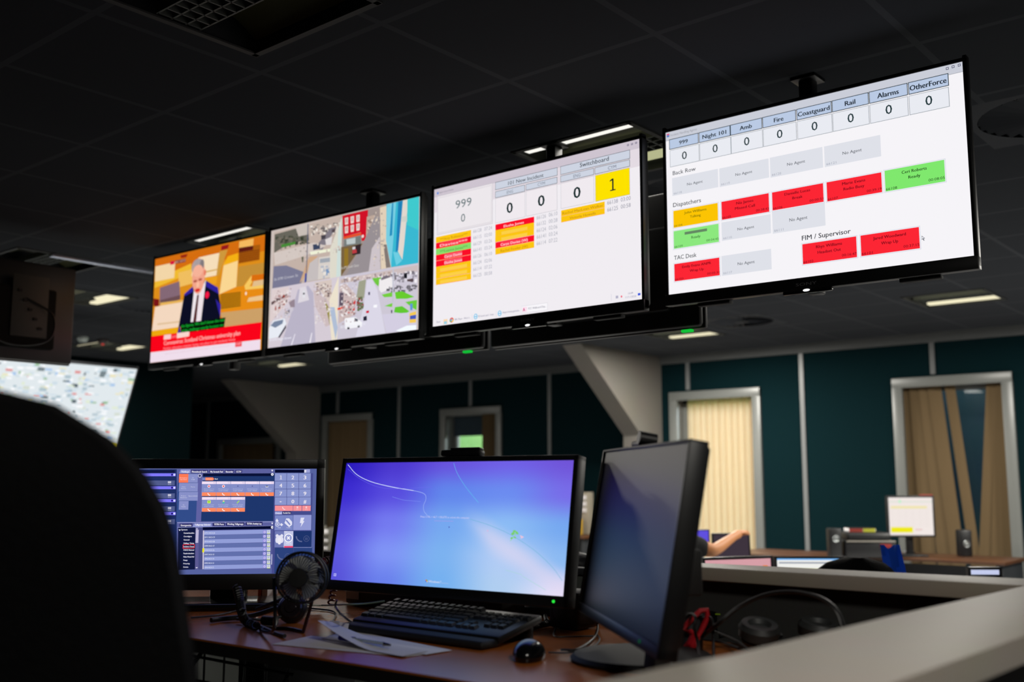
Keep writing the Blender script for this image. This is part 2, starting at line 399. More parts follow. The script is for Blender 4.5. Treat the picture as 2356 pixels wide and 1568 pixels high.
rb = thing('roller_blind', 'dark blue roller blind pulled halfway down over the green view', 'blind', ((WIN[2][0]+WIN[2][1])/2, WALLY+.13, WIN[2][3]))
MB().tube([(-.43, 0, -.04), (.43, 0, -.04)], .02, 10).build('roller', upvc, rb)
MB().box((0, 0, -.18), (.84, .004, .28)).build('blind_cloth', mat('dark_blue_cloth', (14, 34, 44), .9), rb)
# outside: a lawn bank seen through the clear window and added dark slabs that keep daylight off the dim windows
ext = MB(); ext.box((-10, 26, .0), (40, 6, 6.0), bev=.5)
struct('grass_bank', ext, mat('grass_bank', (92, 128, 66), .95, noise=(1.5, .4)), 'green grass bank outside the window')
struct('daylight_blocker', MB().box((-2.9, 11.0, 1.4), (3.0, .2, 3.6)), mat('dark_blocker', (16, 60, 78), .8, noise=(2, .6)), 'added dark blue slab blocking daylight at the right window')
struct('daylight_blocker', MB().box((-13.0, 11.0, 1.4), (5.0, .2, 3.6)), mat('dark_blocker_grey', (30, 34, 34), .8), 'added dark slab blocking daylight at the left windows')
struct('lawn', MB().box((-8, 18, -.2), (60, 16, .2)), mat('outdoor_grass', (90, 130, 70), .95))
cs = thing('ceiling_strip', 'thin pale metal strip running along the ceiling left of the news screen', 'ceiling strip', (-6.17, 3.36, CEIL), 0)
MB().box((0, 0, -.012), (.045, .80, .022), bev=.004).build('strip_cover', mat('polished_strip', (190, 196, 214), .25, .6), cs); MB().box((0, 0, -.001), (.06, .76, .002)).build('fixing_plate', upvc, cs)
# ------------------------------------------------------------------ ceiling lights and vents
glow_far = emitter('glowing_reflector_and_tube', (255, 246, 208), .95)
glow_dim = emitter('glowing_reflector_dim', (206, 208, 160), .75); glow_olive = emitter('glowing_reflector_olive', (120, 116, 58), .8)
tube_on = emitter('fluorescent_tube_lit', (255, 252, 244), 1.0)
olive = mat('cream_lamp_reflector', (74, 76, 48), .7, spec=.15)
louvre_m = mat('aluminium_louvre', (84, 88, 84), .6, 0, spec=.2)
def ceiling_light(x0, y0, w, d, power, label):
    r = thing('ceiling_light', label, 'ceiling light', (x0+w/2, y0+d/2, CEIL), 0, 'recessed square ceiling lights')
    # frame lip just below the ceiling
    mb = MB()
    for c, s in (((0, -d/2+.008, -.003), (w, .022, .006)), ((0, d/2-.008, -.003), (w, .022, .006)), ((-w/2+.008, 0, -.003), (.022, d, .006)), ((w/2-.008, 0, -.003), (.022, d, .006))): mb.box(c, s)
    mb.build('frame', mat('dull_grey_trim', (66, 67, 66), .7, spec=.1), r)
    MB().box((0, 0, .115), (w-.004, d-.004, .01)).build('housing', mat('grey_lamp_housing', (90, 90, 84), .8, spec=.1), r)
    # curved reflectors either side of a louvred centre; on lit fittings their shine is emission
    for sgn in (-1, 1):
        mb = MB(); n = 8; rows = []
        for k in range(n+1):
            t = k/n; y = sgn*(.09+(d/2-.02-.09)*t); z = .02+.075*math.sin(math.pi*(1-t)*.62+.25)
            rows.append([mb.bm.verts.new((x, y, z)) for x in (-w/2+.02, w/2-.02)])
        for p, q in zip(rows, rows[1:]): mb.bm.faces.new((p[0], p[1], q[1], q[0]))
        m_ = olive if power == 0 else (glow_dim if power == 2 or (power == 1 and sgn > 0) else (glow_olive if power == 1 else glow_far))
        mb.build('reflector', m_, r)
    if power:
        for sgn in ((-1,) if power in (1, 2) else (-1, 1)):
            MB().box((0, sgn*(d/2-.055), .016), (w-.05, .07, .02), bev=.008).build('lamp_tube', tube_on if power < 3 else glow_far, r)
    mb = MB()
    for k in range(4): mb.box((0, -.075+k*.05, .02), (w-.04, .006, .035))
    for k in range(13): mb.box((-w/2+.03+k*(w-.06)/12, 0, .02), (.006, .15, .035))
    mb.build('louvre', louvre_m, r)
    if power:
        ld = bpy.data.lights.new('lamp_glow', 'AREA'); ld.shape = 'RECTANGLE'; ld.size = w*.8; ld.size_y = d*.8
        ld.energy = LAMP_W[power]; ld.color = (1, .96, .88)
        lo = bpy.data.objects.new('lamp_glow', ld); COL.objects.link(lo); lo.parent = r; lo.location = (0, 0, -.02)
    return r
LBL = {1: 'recessed ceiling light with one bright tube above the switchboard screen', 2: 'recessed ceiling light glowing above the news screen', 3: 'lit ceiling light half hidden by the dark screen back at left',
       4: 'lit square ceiling light near the far right window', 5: 'lit ceiling light just under the rear screen beside the sloping frame', 6: 'small lit ceiling light far left between dark screen and news screen', 7: 'far lit ceiling light below the news screen', 8: 'added unseen ceiling light brightening the near desk, behind the viewer', 9: 'lit ceiling light right of the agent board, out of view', 10: 'added unseen ceiling light beyond the right edge, brightening the far room', 11: 'added ceiling light hidden behind the agent board screen, brightening the far room', 12: 'added ceiling light hidden behind the queue board screen, brightening the far room', 13: 'added ceiling light hidden behind the street camera screen, brightening the far room'}
unl = ['unlit ceiling light with dark louvre near the top of the picture', 'unlit ceiling light in shadow left of the news screen']
VL = ['round swirl ceiling vent at the right edge', 'swirl ceiling vent glimpsed between the two white data screens', 'swirl ceiling vent beside the lit fitting at left', 'dark swirl vent in the ceiling near the cream roof frame', 'faint swirl vent in the ceiling below the camera-picture screen']
def ceiling_vent(x0, y0, w, d, label):
    r = thing('ceiling_vent', label, 'air vent', (x0+w/2, y0+d/2, CEIL), 0, 'swirl air vents in the ceiling')
    mv = mat('grey_vent_metal', (48, 51, 56), .7, 0, spec=.1)
    mb = MB(); n = 48; o_, i_ = [], []
    for k in range(n):
        a = k*2*math.pi/n; c, s = math.cos(a), math.sin(a); q = (w/2)/max(abs(c), abs(s))
        o_.append(mb.bm.verts.new((c*q, s*q, 0))); i_.append(mb.bm.verts.new((c*.272, s*.272, 0)))
    for k in range(n): mb.bm.faces.new((o_[k], o_[(k+1) % n], i_[(k+1) % n], i_[k]))
    mb.build('face_plate', mv, r)
    MB().box((0, 0, .10), (w-.01, d-.01, .01)).build('plenum', blackm, r)
    mb = MB()
    for k in range(28):
        M = RZ(k*2*math.pi/28) @ T(.17, 0, .006) @ RX(.55); mb.box((0, 0, 0), (.20, .030, .003), M)
    mb.build('swirl_blades', mv, r)
    MB().lathe([(.07, .012), (.065, -.004), (.0, -.006)], 20).build('hub', mv, r)
    return r
ui = vi = 0
for (x0, y0, w, d, kind, p) in FIT:
    if kind == 'light':
        if p: ceiling_light(x0, y0, w, d, p, LBL[p])
        else: ceiling_light(x0, y0, w, d, 0, unl[ui]); ui += 1
    else: ceiling_vent(x0, y0, w, d, VL[vi]); vi += 1
for (px, py, lab, c) in ((190, 775, 'white smoke detector on the ceiling nearer the dark screen back', (180, 190, 185)), (237, 780, 'small ceiling detector with a red light', (60, 50, 50))):
    p = onZ(px, py, CEIL); r = thing('smoke_detector', lab, 'smoke detector', (p.x, p.y, CEIL))
    MB().lathe([(.055, 0), (.055, -.02), (.035, -.045), (.0, -.048)], 20).build('detector_body', mat('detector_%d' % px, c, .5), r)
    if px == 237: MB().lathe([(.012, -.044), (.012, -.055), (0, -.056)], 10).build('red_indicator', emitter('red_led', (255, 60, 60), .8), r)
# ================================================================== CEILING SCREENS
FRONT = []
logo_m = mat('grey_logo_print', (120, 120, 125), .5); led_w = emitter('white_status_light', (255, 255, 255), 1.2); led_g = emitter('green_status_light', (20, 200, 60), .9)
def label_mesh(name, body, x0, x1, z, cap, L, m, parent, off=-.0008, bold=0):
    vs, fs = text_mesh(body, bold); k = (x1-x0)/(max(p[0] for p in vs)-min(p[0] for p in vs)); xm = min(p[0] for p in vs)
    me = bpy.data.meshes.new(name); me.from_pydata([tuple(L @ Vector((x0+(p[0]-xm)*k, off, z+p[1]*cap/.72))) for p in vs], [], fs)
    me.materials.append(m); o = bpy.data.objects.new(name, me); COL.objects.link(o); o.parent = parent; return o
def television(label, cx, cy, cz, az, w, h, tilt=0, logo=True, group='televisions hung from the ceiling', lit=True, side=.012):
    """cz is relative to the lens; the root sits under the middle of the set"""
    r = thing('television', label, 'television', (cx, cy, EYE+cz), R(az), group)
    L, Wm = screen_frame(r, (0, 0, 0), R(tilt))
    mb = MB(); t = .03
    for c, s in (((-w/2-side/2, .01, -.006), (side, .03, h+.05)), ((w/2+side/2, .01, -.006), (side, .03, h+.05)), ((0, .01, h/2+side/2), (w+2*side, .03, side)), ((0, .008, -h/2-.02), (w+2*side, .034, .04))): mb.box(c, s, L, bev=.002)
    mb.build('bezel', black, r)
    MB().box((0, .006, 0), (w, .010, h), L).build('screen_panel', blackg, r)
    MB().box((0, .035, -.004), (w+.01, .03, h+.03), L, bev=.01).box((0, .058, -.06), (w*.82, .03, h*.62), L, bev=.012).build('rear_housing', black, r)
    mb = MB().box((0, .0, -h/2-.046), (w*.16, .02, .012), L, bev=.003); mb.build('status_bar', blackg, r)
    for x in (-.34, .34): MB().box((x*w, .03, -h/2-.044), (w*.12, .03, .012), L, bev=.003).build('speaker', blackm, r)
    if logo:
        label_mesh('maker_lettering', 'SONY', -.035, .035, -h/2-.027, .010, L, logo_m, r, -.0098, .01)
    MB().lathe([(.012, 0), (.010, .002), (0, .0025)], 12, L @ T(0, -.0105, -h/2-.043) @ RX(R(90)) @ Matrix.Scale(.35, 4, (0, 1, 0))).build('status_light', led_w, r)
    pic = Picture(Wm, w, h, L)
    return r, pic
# four front screens
tv4, P4 = television('large white agent status board screen, rightmost of the hanging row', -1.385, 3.129, .944, 1.0, 1.02, .592)
tv3, P3 = television('white call queue board screen with a yellow box, second from right', -2.462, 3.036, .918, 0, 1.02, .581)
tv2, P2 = television('hanging screen with street camera pictures between news and queue board', -3.658, 3.116, .937, 1.4, 1.02, .589)
tv1, P1 = television('hanging screen with an orange news broadcast and red caption', -5.024, 3.305, .996, 2.0, 1.02, .622)
# ---- agent status board
P = P4; P.crop(1480, 130, 820/2217)
P.rect_uv(-P.w/2, -P.h/2, P.w/2, P.h/2, (246, 244, 248))
topv = P.h/2
def lin(p, q, x): return p[1]+(q[1]-p[1])*(x-p[0])/(q[0]-p[0])
P.rect_uv(-P.w/2, P.h/2-.030, P.w/2, P.h/2, (202, 205, 216)); P.rect_uv(-P.w/2, P.h/2-.0315, P.w/2, P.h/2-.030, (160, 164, 172))
P.rect((147, 483), (163, 500), (90, 130, 200)); P.rect((147, 483), (163, 488), (220, 90, 130))
P.text('Incident Handling Agents', (170, 497), (335, 458), 15, (150, 152, 162))
for i, s_ in enumerate(('min', 'res', 'x')):
    c = ((1892, 75), (1928, 64), (1966, 54))[i]; P.rect((c[0]-9, c[1]-6), (c[0]+9, c[1]+6), (80, 84, 110)); P.rect((c[0]-5, c[1]-3), (c[0]+5, c[1]+3), (215, 215, 225))
cols = [(165, 342, '999', 225, 278), (350, 540, 'Night 101', 370, 517), (545, 738, 'Amb', 602, 677), (745, 948, 'Fire', 815, 873), (957, 1170, 'Coastguard', 963, 1160), (1177, 1400, 'Rail', 1256, 1320), (1408, 1643, 'Alarms', 1458, 1590), (1652, 1898, 'OtherForce', 1660, 1887)]
ht = ((165, 520), (1898, 107)); hb = ((165, 577), (1898, 178)); vt = ((168, 586), (1905, 190)); vb = ((168, 687), (1908, 308))
for (x0, x1, s_, tx0, tx1) in cols:
    P.rect((x0, lin(*ht, x0)), (x1, lin(*hb, x1)), (186, 202, 228), (40, 55, 62), .0022)
    yb = lambda x: (lin(*hb, x)*.80+lin(*ht, x)*.20)-4
    cap = 24+(x0-165)/1500*10
    P.text(s_, (tx0, yb(tx0)), (tx1, yb(tx1)), cap, (28, 38, 48), .018)
    P.rect((x0+3, lin(*vt, x0)), (x1+6, lin(*vb, x1+6)), (233, 235, 242), (150, 158, 166), .0016)
    xc = (x0+x1)/2+4; ww = 15+(x0-165)/1500*6; yb = lambda x: lin(*vt, x)*.28+lin(*vb, x)*.72
    P.text('0', (xc-ww, yb(xc-ww)-1), (xc+ww, yb(xc+ww)-1), 50+(x0-165)/1500*12, (30, 52, 56), .004)
P.text('Back Row', (185, 737), (327, 710), 26, (60, 66, 76), .004); P.text('Dispatchers', (187, 937), (360, 905), 27, (40, 46, 54), .006)
P.text('TAC Desk', (193, 1266), (332, 1244), 27, (46, 56, 60), .006); P.text('FIM / Supervisor', (988, 1145), (1291, 1098), 31, (34, 38, 48), .008)
G_, RD, GR, OR = (223, 225, 233), (252, 38, 52), (128, 232, 110), (252, 196, 4)
def cell(P, tl, br, col, name=None, status=None, num=None, tm=None, tc=(110, 10, 24), w1=.6, w2=.4):
    a, b = P.uv(*tl), P.uv(*br); u0, v1, u1, v0 = a[0], a[1], b[0], b[1]; w, h = u1-u0, v1-v0
    if name: P.rect_uv(u0-.0035, v0-.0035, u1+.0035, v1+.0035, (205, 208, 222)); P.rect_uv(u0-.0025, v0-.0025, u1+.0025, v1+.0025, (236, 236, 244))
    P.rect_uv(u0, v0, u1, v1, col)
    if name:
        P.text_uv(name, u0+w*(.5-w1/2), u0+w*(.5+w1/2), v0+h*.70, h*.15, tc, .012)
        P.text_uv(status, u0+w*(.5-w2/2), u0+w*(.5+w2/2), v0+h*.42, h*.15, tc, .012)
        if tm: P.text_uv(tm, u0+w*.73, u0+w*.995, v0+h*.12, h*.13, tc)
        P.text_uv(num, u0+w*.01, u0+w*.20, v0+h*.045, h*.13, tc)
    else:
        P.text_uv('No Agent', u0+w*.33, u0+w*.67, v0+h*.42, h*.15, (60, 66, 76)); P.text_uv(num, u0+w*.03, u0+w*.21, v0+h*.07, h*.12, (168, 172, 186))
for (tl, br, nn) in (((180, 757), (468, 812), '66118'), ((473, 697), (784, 752), '66119'), ((788, 630), (1120, 690), '66120'), ((1125, 560), (1481, 620), '66121'),
                     ((487, 1032), (796, 1098), '66110'), ((802, 965), (1135, 1050), '66111'), ((487, 1241), (800, 1322), '66117')): cell(P, tl, br, G_, num=nn)
DG = (20, 70, 20)
cell(P, (188, 961), (467, 1018), OR, 'John Williams', 'Talking', '66104', None, (120, 110, 10), .5, .24)
cell(P, (487, 904), (785, 965), RD, 'Nia James', 'Missed Call', '66105', '00:38:43', w1=.36, w2=.42)
cell(P, (802, 846), (1124, 903), RD, 'Danielle Lucas', 'Break', '66106', '00:00:51', w1=.5, w2=.2)
cell(P, (1141, 783), (1487, 843), RD, 'Marie Evans', 'Radio Busy', '66107', '00:39:19', w1=.42, w2=.38)
cell(P, (1502, 711), (1880, 776), GR, 'Ceri Roberts', 'Ready', '66108', '00:08:05', (24, 60, 24), w1=.42, w2=.2)
cell(P, (190, 1087), (472, 1152), (140, 232, 126), ' ', 'Ready', '66109', '00:04:45', (50, 110, 50), w1=.5, w2=.2)
cell(P, (194, 1291), (477, 1360), RD, 'Emily Evans ANPR', 'Wrap Up', '66103', '00:05:31', w1=.64, w2=.31)
cell(P, (990, 1168), (1331, 1247), RD, 'Rhys Williams', 'Headset Out', '66102', '00:16:47', w1=.48, w2=.43)
cell(P, (1352, 1114), (1722, 1192), RD, 'Jared Woodward', 'Wrap Up', '66101', '00:37:15', w1=.56, w2=.29)
P.poly([(1732, 1114), (1733, 1141), (1740, 1135), (1746, 1146), (1750, 1143), (1745, 1133), (1754, 1130)], (90, 94, 104)); P.poly([(1734, 1119), (1735, 1136), (1740, 1131), (1749, 1129)], (240, 240, 246))
P.build(tv4)
# ---- call queue board
P = P3; P.crop(980, 280, 520/2356)
P.rect_uv(-P.w/2, -P.h/2, P.w/2, P.h/2, (241, 237, 242))
P.rect_uv(-P.w/2, P.h/2-.034, P.w/2, P.h/2, (206, 196, 208)); P.rect_uv(-P.w/2, P.h/2-.10, P.w/2, P.h/2-.034, (228, 219, 227))
P.rect((116, 735), (135, 755), (120, 150, 220)); P.text('Agent Status Display', (140, 748), (290, 708), 14, (120, 112, 130))
for c in ((2108, 243), (2150, 233), (2192, 220)): P.rect((c[0]-10, c[1]-7), (c[0]+10, c[1]+7), (110, 104, 130)); P.rect((c[0]-5, c[1]-3), (c[0]+5, c[1]+3), (210, 200, 215))
P.rect((122, 780), (695, 1058), (232, 226, 231), (190, 186, 194), .0014); P.rect((132, 800), (683, 1042), (237, 232, 236), (205, 200, 207), .001)
TG = (92, 112, 116)
P.text('999', (312, 905), (478, 874), 88, TG); P.text('0', (368, 1045), (412, 1038), 86, TG)
HB = (206, 212, 226)
for (tl, br) in (((728, 635), (1370, 556)), ((728, 732), (1030, 722)), ((1047, 655), (1368, 638)), ((1407, 470), (2126, 380)), ((1408, 568), (1750, 549)), ((1765, 482), (2125, 462))): P.rect(tl, br, HB, (70, 80, 92), .0016)
for (tl, br) in (((728, 803), (1034, 990)), ((1049, 726), (1369, 917)), ((1410, 645), (1753, 833))): P.rect(tl, br, (240, 234, 239), (180, 178, 186), .0012)
P.rect((1770, 563), (2125, 755), (253, 226, 0), (190, 180, 120), .0016)
P.text('101 New Incident', (860, 660), (1228, 575), 40, (60, 72, 82), .006); P.text('Switchboard', (1608, 478), (1908, 402), 46, (46, 58, 68), .008)
P.text('ENG', (845, 752), (910, 737), 32, (120, 130, 146)); P.text('CYM', (1166, 671), (1243, 652), 32, (118, 128, 146)); P.text('ENG', (1540, 585), (1613, 568), 34, (108, 118, 136)); P.text('CYM', (1900, 503), (1986, 481), 36, (104, 114, 134))
for (l, r_, cap, s_) in (((846, 956), (906, 943), 112, '0'), ((1172, 884), (1238, 870), 116, '0'), ((1543, 802), (1613, 786), 120, '0'), ((1916, 726), (1980, 711), 126, '1')): P.text(s_, l, r_, cap, (14, 38, 38), .012)
OC, RC, GC = (252, 198, 18), (250, 14, 40), (136, 222, 106)
def qrow(x0, x1, y0, y1, col, name, tcol, nm0=.2, nm1=.8, smudge=None):
    u0, v1 = P.uv(x0, y0); u1 = P.uv(x1, y0)[0]; v0 = P.uv(x0, y1)[1]
    P.rect_uv(u0, v0, u1, v1, col); w, h = u1-u0, v1-v0
    P.rect_uv(u0, v0, u1, v0+.0012, (255, 160, 80) if col != GC else (200, 220, 120))
    if smudge: P.rect_uv(u0+w*nm0, v0+h*.15, u0+w*nm1, v0+h*.85, smudge)
    if name: P.text_uv(name, u0+w*nm0, u0+w*nm1, v0+h*.25, h*.42, tcol, .008)
tan, wht = (196, 140, 20), (255, 222, 226)
c1 = [(1203, OC, '***Amy Robinson***', tan), (1266, RC, 'Davies***', wht), (1328, GC, '***Leanne Jones***', (96, 160, 70)), (1390, RC, 'Carys Davies', wht), (1453, RC, 'Elusha Jones', wht), (1515, OC, None, tan), (1577, OC, None, tan), (1640, OC, None, tan)]
ids1 = ['66128', '66115', '66129', '66141', '66126', '66124', '66114', '66125']; tms1 = ['07:24', '02:00', '03:26', '03:24', '06:10', '02:06', '07:22', '00:58']
for i, (y, c, nme, tc_) in enumerate(c1):
    qrow(106, 472, y, y+62, c, nme, tc_, .12 if i < 3 else .25, .9 if i < 3 else .75, {RC: (255, 90, 110) if i in (3, 4) else (255, 60, 80)}.get(c, None) if i != 0 else None)
    if nme is None: qrow(150, 430, y+14, y+52, (253, 208, 70), None, tc_)
    yy = 1160+i*66.5 if i < 3 else 1160+i*66
    k = .21-.007*i
    P.text(ids1[i], (495, yy), (580, yy-85*k), 38, (172, 172, 186)); P.text(tms1[i], (611, yy-116*k), (690, yy-195*k), 38, (172, 172, 186))
c2 = [(1072, RC, 'Elusha Jones', wht), (1132, OC, None, tan), (1194, OC, None, tan), (1258, RC, 'Carys Davies (W)', wht), (1322, OC, 'Rachel Fowler (W)', tan)]
for i, (y, c, nme, tc_) in enumerate(c2):
    qrow(726, 1130, y, y+63, c, nme, tc_, .22 if i == 0 else .14, .74 if i == 0 else .84, (255, 60, 84) if i == 3 else None)
    if nme is None: qrow(790, 1060, y+14, y+50, (253, 208, 70), None, tc_)
    yy = 1021+i*67; k = .23-.008*i
    P.text(('66126', '66132', '66124', '66141', '66114')[i], (1156, yy), (1253, yy-97*k), 42, (172, 172, 184)); P.text(('06:10', '00:28', '02:06', '03:24', '07:22')[i], (1282, yy-126*k), (1373, yy-217*k), 42, (172, 172, 184))
for i, (y, nme) in enumerate(((925, 'Rachel MacLean Walker'), (988, 'Victoria Howells'))):
    qrow(1411, 1866, y, y+62, OC, nme, (190, 136, 24), .03 if i == 0 else .2, .97 if i == 0 else .8)
    yy = 866+i*73
    P.text(('66138', '66125')[i], (1892, yy), (2003, yy-24), 44, (150, 150, 164)); P.text(('03:00', '00:58')[i], (2033, yy-31), (2136, yy-54), 44, (150, 150, 164))
P.crop(980, 560, 520/2356)
tk = (120, 118, 150)
P.text('Start', (112, 828), (152, 822), 20, tk); P.rect((185, 792), (226, 836), (250, 214, 170)); P.rect((190, 812), (220, 836), (150, 210, 230))
P.ring((270, 797), 21, 26, 0, (222, 60, 50), (222, 60, 50)); P.disc((262, 803), 13, 15, (70, 170, 90)); P.disc((280, 803), 10, 15, (245, 200, 60)); P.disc((270, 797), 10, 12, (250, 250, 250)); P.disc((270, 797), 8, 9, (70, 130, 220))
P.text('BBC iPlayer - Watch li...', (303, 803), (466, 776), 20, tk); P.line([(483, 735), (483, 800)], .001, (200, 196, 210))
for cx_ in ((520, 760), (770, 727)): P.ring(cx_, 20, 30, 9, (130, 200, 235), (240, 240, 248)); P.rect((cx_[0]-16, cx_[1]-2), (cx_[0]+18, cx_[1]+4), (130, 200, 235))
P.text('IE launch pad - Inter...', (549, 770), (722, 741), 21, tk); P.line([(735, 695), (735, 770)], .001, (200, 196, 210)); P.text('https://unity.genesis...', (802, 729), (985, 702), 21, tk)
P.rect((1000, 655), (1268, 690), (248, 246, 250), (205, 202, 212), .001); P.rect((1008, 664), (1056, 710), (250, 225, 238)); P.text('A', (1012, 708), (1036, 704), 36, (200, 20, 120), .012)
P.text('FCC Wallboard Disp...', (1070, 689), (1256, 662), 22, (110, 108, 130)); P.line([(1934, 525), (1934, 600)], .001, (190, 188, 205))
P.text('15:09', (2110, 530), (2161, 522), 20, (120, 118, 160)); P.text('11/11/2020', (2082, 573), (2194, 554), 20, (130, 128, 165)); P.rect((2210, 518), (2238, 538), (60, 90, 220)); P.rect((1980, 545), (2006, 570), (180, 178, 200)); P.disc((2040, 552), 9, 12, (240, 120, 140))
P.build(tv3)
# ---- news broadcast
P = P1; P.crop(330, 540, 300/1517)
def poly(pts, c): P.poly(pts, c)
P.rect_uv(-P.w/2, -P.h/2, P.w/2, P.h/2, (222, 142, 26))
poly([(140, 280), (1440, 0), (1440, 180), (140, 470)], (214, 110, 16))
cream = (243, 214, 168)
poly([(140, 520), (560, 330), (560, 440), (130, 620)], (240, 186, 50)); poly([(142, 368), (372, 318), (360, 500), (136, 545)], cream); poly([(410, 440), (585, 395), (590, 560), (412, 610)], (240, 190, 96))
poly([(650, 262), (892, 208), (862, 470), (700, 500), (560, 480), (590, 330)], (246, 222, 186)); poly([(700, 430), (860, 395), (858, 410), (700, 446)], (214, 170, 80)); poly([(720, 500), (860, 480), (850, 570), (730, 590)], (236, 160, 30))
poly([(890, 190), (985, 170), (880, 470), (850, 480)], (206, 152, 60)); poly([(910, 130), (1000, 110), (985, 160), (905, 180)], (150, 24, 30)); poly([(430, 240), (520, 220), (500, 260), (440, 270)], (150, 36, 20))
poly([(940, 330), (1105, 280), (1080, 662), (886, 692)], (250, 214, 146)); poly([(985, 250), (1110, 210), (1105, 300), (930, 360)], (244, 176, 20))
poly([(1118, 78), (1285, 42), (1278, 128), (1112, 152)], (244, 186, 96)); poly([(1116, 152), (1362, 112), (1352, 292), (1108, 336)], (170, 92, 14))
poly([(1116, 152), (1280, 126), (1278, 176), (1112, 206)], (92, 26, 18))
for k in range(5): poly([(1116, 212+k*24), (1354, 170+k*24), (1353, 179+k*24), (1115, 222+k*24)], (112, 44, 10))
poly([(1112, 370), (1425, 320), (1420, 460), (1250, 480), (1160, 600), (1085, 610)], (196, 142, 54)); poly([(1080, 606), (1420, 560), (1400, 860), (900, 905), (890, 690)], (232, 140, 20))
poly([(1180, 590), (1265, 470), (1410, 450), (1408, 490), (1290, 505), (1240, 600), (1405, 580), (1400, 620), (1190, 640)], (246, 200, 96)); poly([(1285, 540), (1405, 520), (1402, 580), (1270, 605)], (226, 190, 140)); poly([(1230, 730), (1400, 700), (1396, 760), (1210, 780)], (236, 196, 140)); poly([(1265, 470), (1405, 452), (1404, 515), (1260, 540)], (220, 110, 14))
poly([(900, 690), (1140, 660), (1130, 835), (900, 872)], (206, 140, 16))
for k in range(8): poly([(902, 694+k*22), (1138, 664+k*22), (1138, 673+k*22), (902, 704+k*22)], (112, 52, 10))
poly([(900, 905), (1392, 850), (1380, 1020), (950, 1070)], (204, 160, 104)); poly([(195, 615), (422, 540), (432, 750), (190, 822)], (132, 104, 118)); poly([(200, 760), (432, 700), (432, 750), (190, 822)], (108, 78, 82))
poly([(120, 740), (185, 750), (180, 830), (120, 830)], (122, 20, 24))
poly([(140, 840), (470, 760), (420, 1090), (85, 1130)], (244, 216, 192)); poly([(200, 790), (460, 755), (458, 782), (200, 825)], (232, 180, 90)); poly([(165, 1030), (430, 1000), (430, 1018), (165, 1050)], (226, 192, 150)); poly([(84, 1120), (420, 1070), (400, 1140), (78, 1182)], (238, 170, 14))
NV, BL = (12, 14, 36), (48, 34, 158)
poly([(480, 690), (580, 600), (740, 535), (872, 615), (890, 740), (905, 820), (900, 975), (430, 1070), (400, 1150)], NV); poly([(480, 690), (580, 600), (584, 660), (490, 712)], BL); poly([(735, 540), (872, 612), (884, 690), (800, 640), (735, 600)], BL); poly([(845, 745), (905, 815), (900, 960), (870, 850)], BL); poly([(430, 1060), (440, 1140), (400, 1150)], BL)
poly([(598, 610), (640, 690), (612, 1010), (556, 1015)], (240, 232, 236)); poly([(640, 700), (735, 520), (676, 1000), (616, 1010)], (238, 226, 232)); poly([(632, 700), (652, 700), (620, 1010), (584, 1014)], (78, 22, 26))
P.disc((648, 480), 74, 205, (242, 164, 138), 28); P.disc((640, 340), 62, 60, (168, 158, 160), 20); P.disc((592, 380), 22, 60, (176, 160, 158)); P.disc((690, 345), 24, 60, (130, 122, 126)); P.disc((724, 440), 13, 34, (232, 120, 96)); P.disc((642, 420), 58, 70, (246, 178, 152))
P.disc((610, 540), 22, 14, (176, 82, 66)); P.disc((668, 520), 22, 14, (180, 86, 70)); P.disc((640, 580), 17, 34, (250, 190, 160)); P.disc((636, 645), 30, 20, (222, 44, 40)); P.disc((748, 700), 24, 40, (246, 22, 70)); P.disc((1198, 682), 10, 20, (250, 232, 210))
poly([(75, 1185), (1382, 1015), (1368, 1217), (55, 1372)], (250, 4, 26)); poly([(55, 1372), (1368, 1217), (1364, 1345), (45, 1492)], (240, 222, 236))
poly([(440, 1042), (962, 960), (944, 1076), (440, 1146)], (4, 18, 6)); P.text('the figures. We don\'t know the rate', (447, 1078), (950, 1005), 34, (20, 176, 50), .02); P.text('of the challenge exactly because we', (450, 1132), (936, 1062), 34, (20, 176, 50), .02)
poly([(246, 1166), (328, 1156), (325, 1210), (242, 1220)], (250, 206, 206)); poly([(398, 1142), (542, 1124), (538, 1180), (396, 1204)], (250, 214, 206)); P.text('NEWS', (334, 1204), (392, 1196), 32, (250, 120, 130), .02)
P.text('Coronavirus: Scotland Christmas university plan', (244, 1284), (1132, 1166), 50, (255, 176, 176), .016); P.text('Further education minister laying out plans to get students home', (240, 1338), (1074, 1232), 34, (255, 130, 140), .016)
P.text('BREAKING NEWS FROM THE BBC NEWSROOM', (255, 1392), (1012, 1300), 16, (226, 200, 214)); poly([(1076, 1238), (1153, 1228), (1150, 1296), (1074, 1305)], (240, 50, 66)); P.text('15:07', (1084, 1288), (1144, 1280), 36, (255, 170, 176), .02)
poly([(315, 310), (365, 300), (362, 340), (314, 350)], (214, 14, 60)); poly([(372, 300), (495, 276), (492, 315), (372, 338)], (120, 60, 60)); P.text('BBC NEWS', (376, 330), (490, 306), 24, (220, 170, 150))
P.build(tv1)
# ---- four street camera pictures
P = P2; P.crop(610, 440, 380/1610); poly = lambda pts, c: P.poly(pts, c)
P.rect_uv(-P.w/2, -P.h/2, P.w/2, P.h/2, (205, 192, 186))
rnd = random.Random(5)
def speckle(x0, y0, x1, y1, n, cols, s0=6, s1=26):
    for _ in range(n):
        x = rnd.uniform(x0, x1); y = rnd.uniform(y0, y1)-(x-x0)*.12; a = rnd.uniform(s0, s1); b = rnd.uniform(s0, s1)
        P.poly([(x, y), (x+a, y-rnd.uniform(0, 4)), (x+a*.9, y+b), (x, y+b)], rnd.choice(cols))
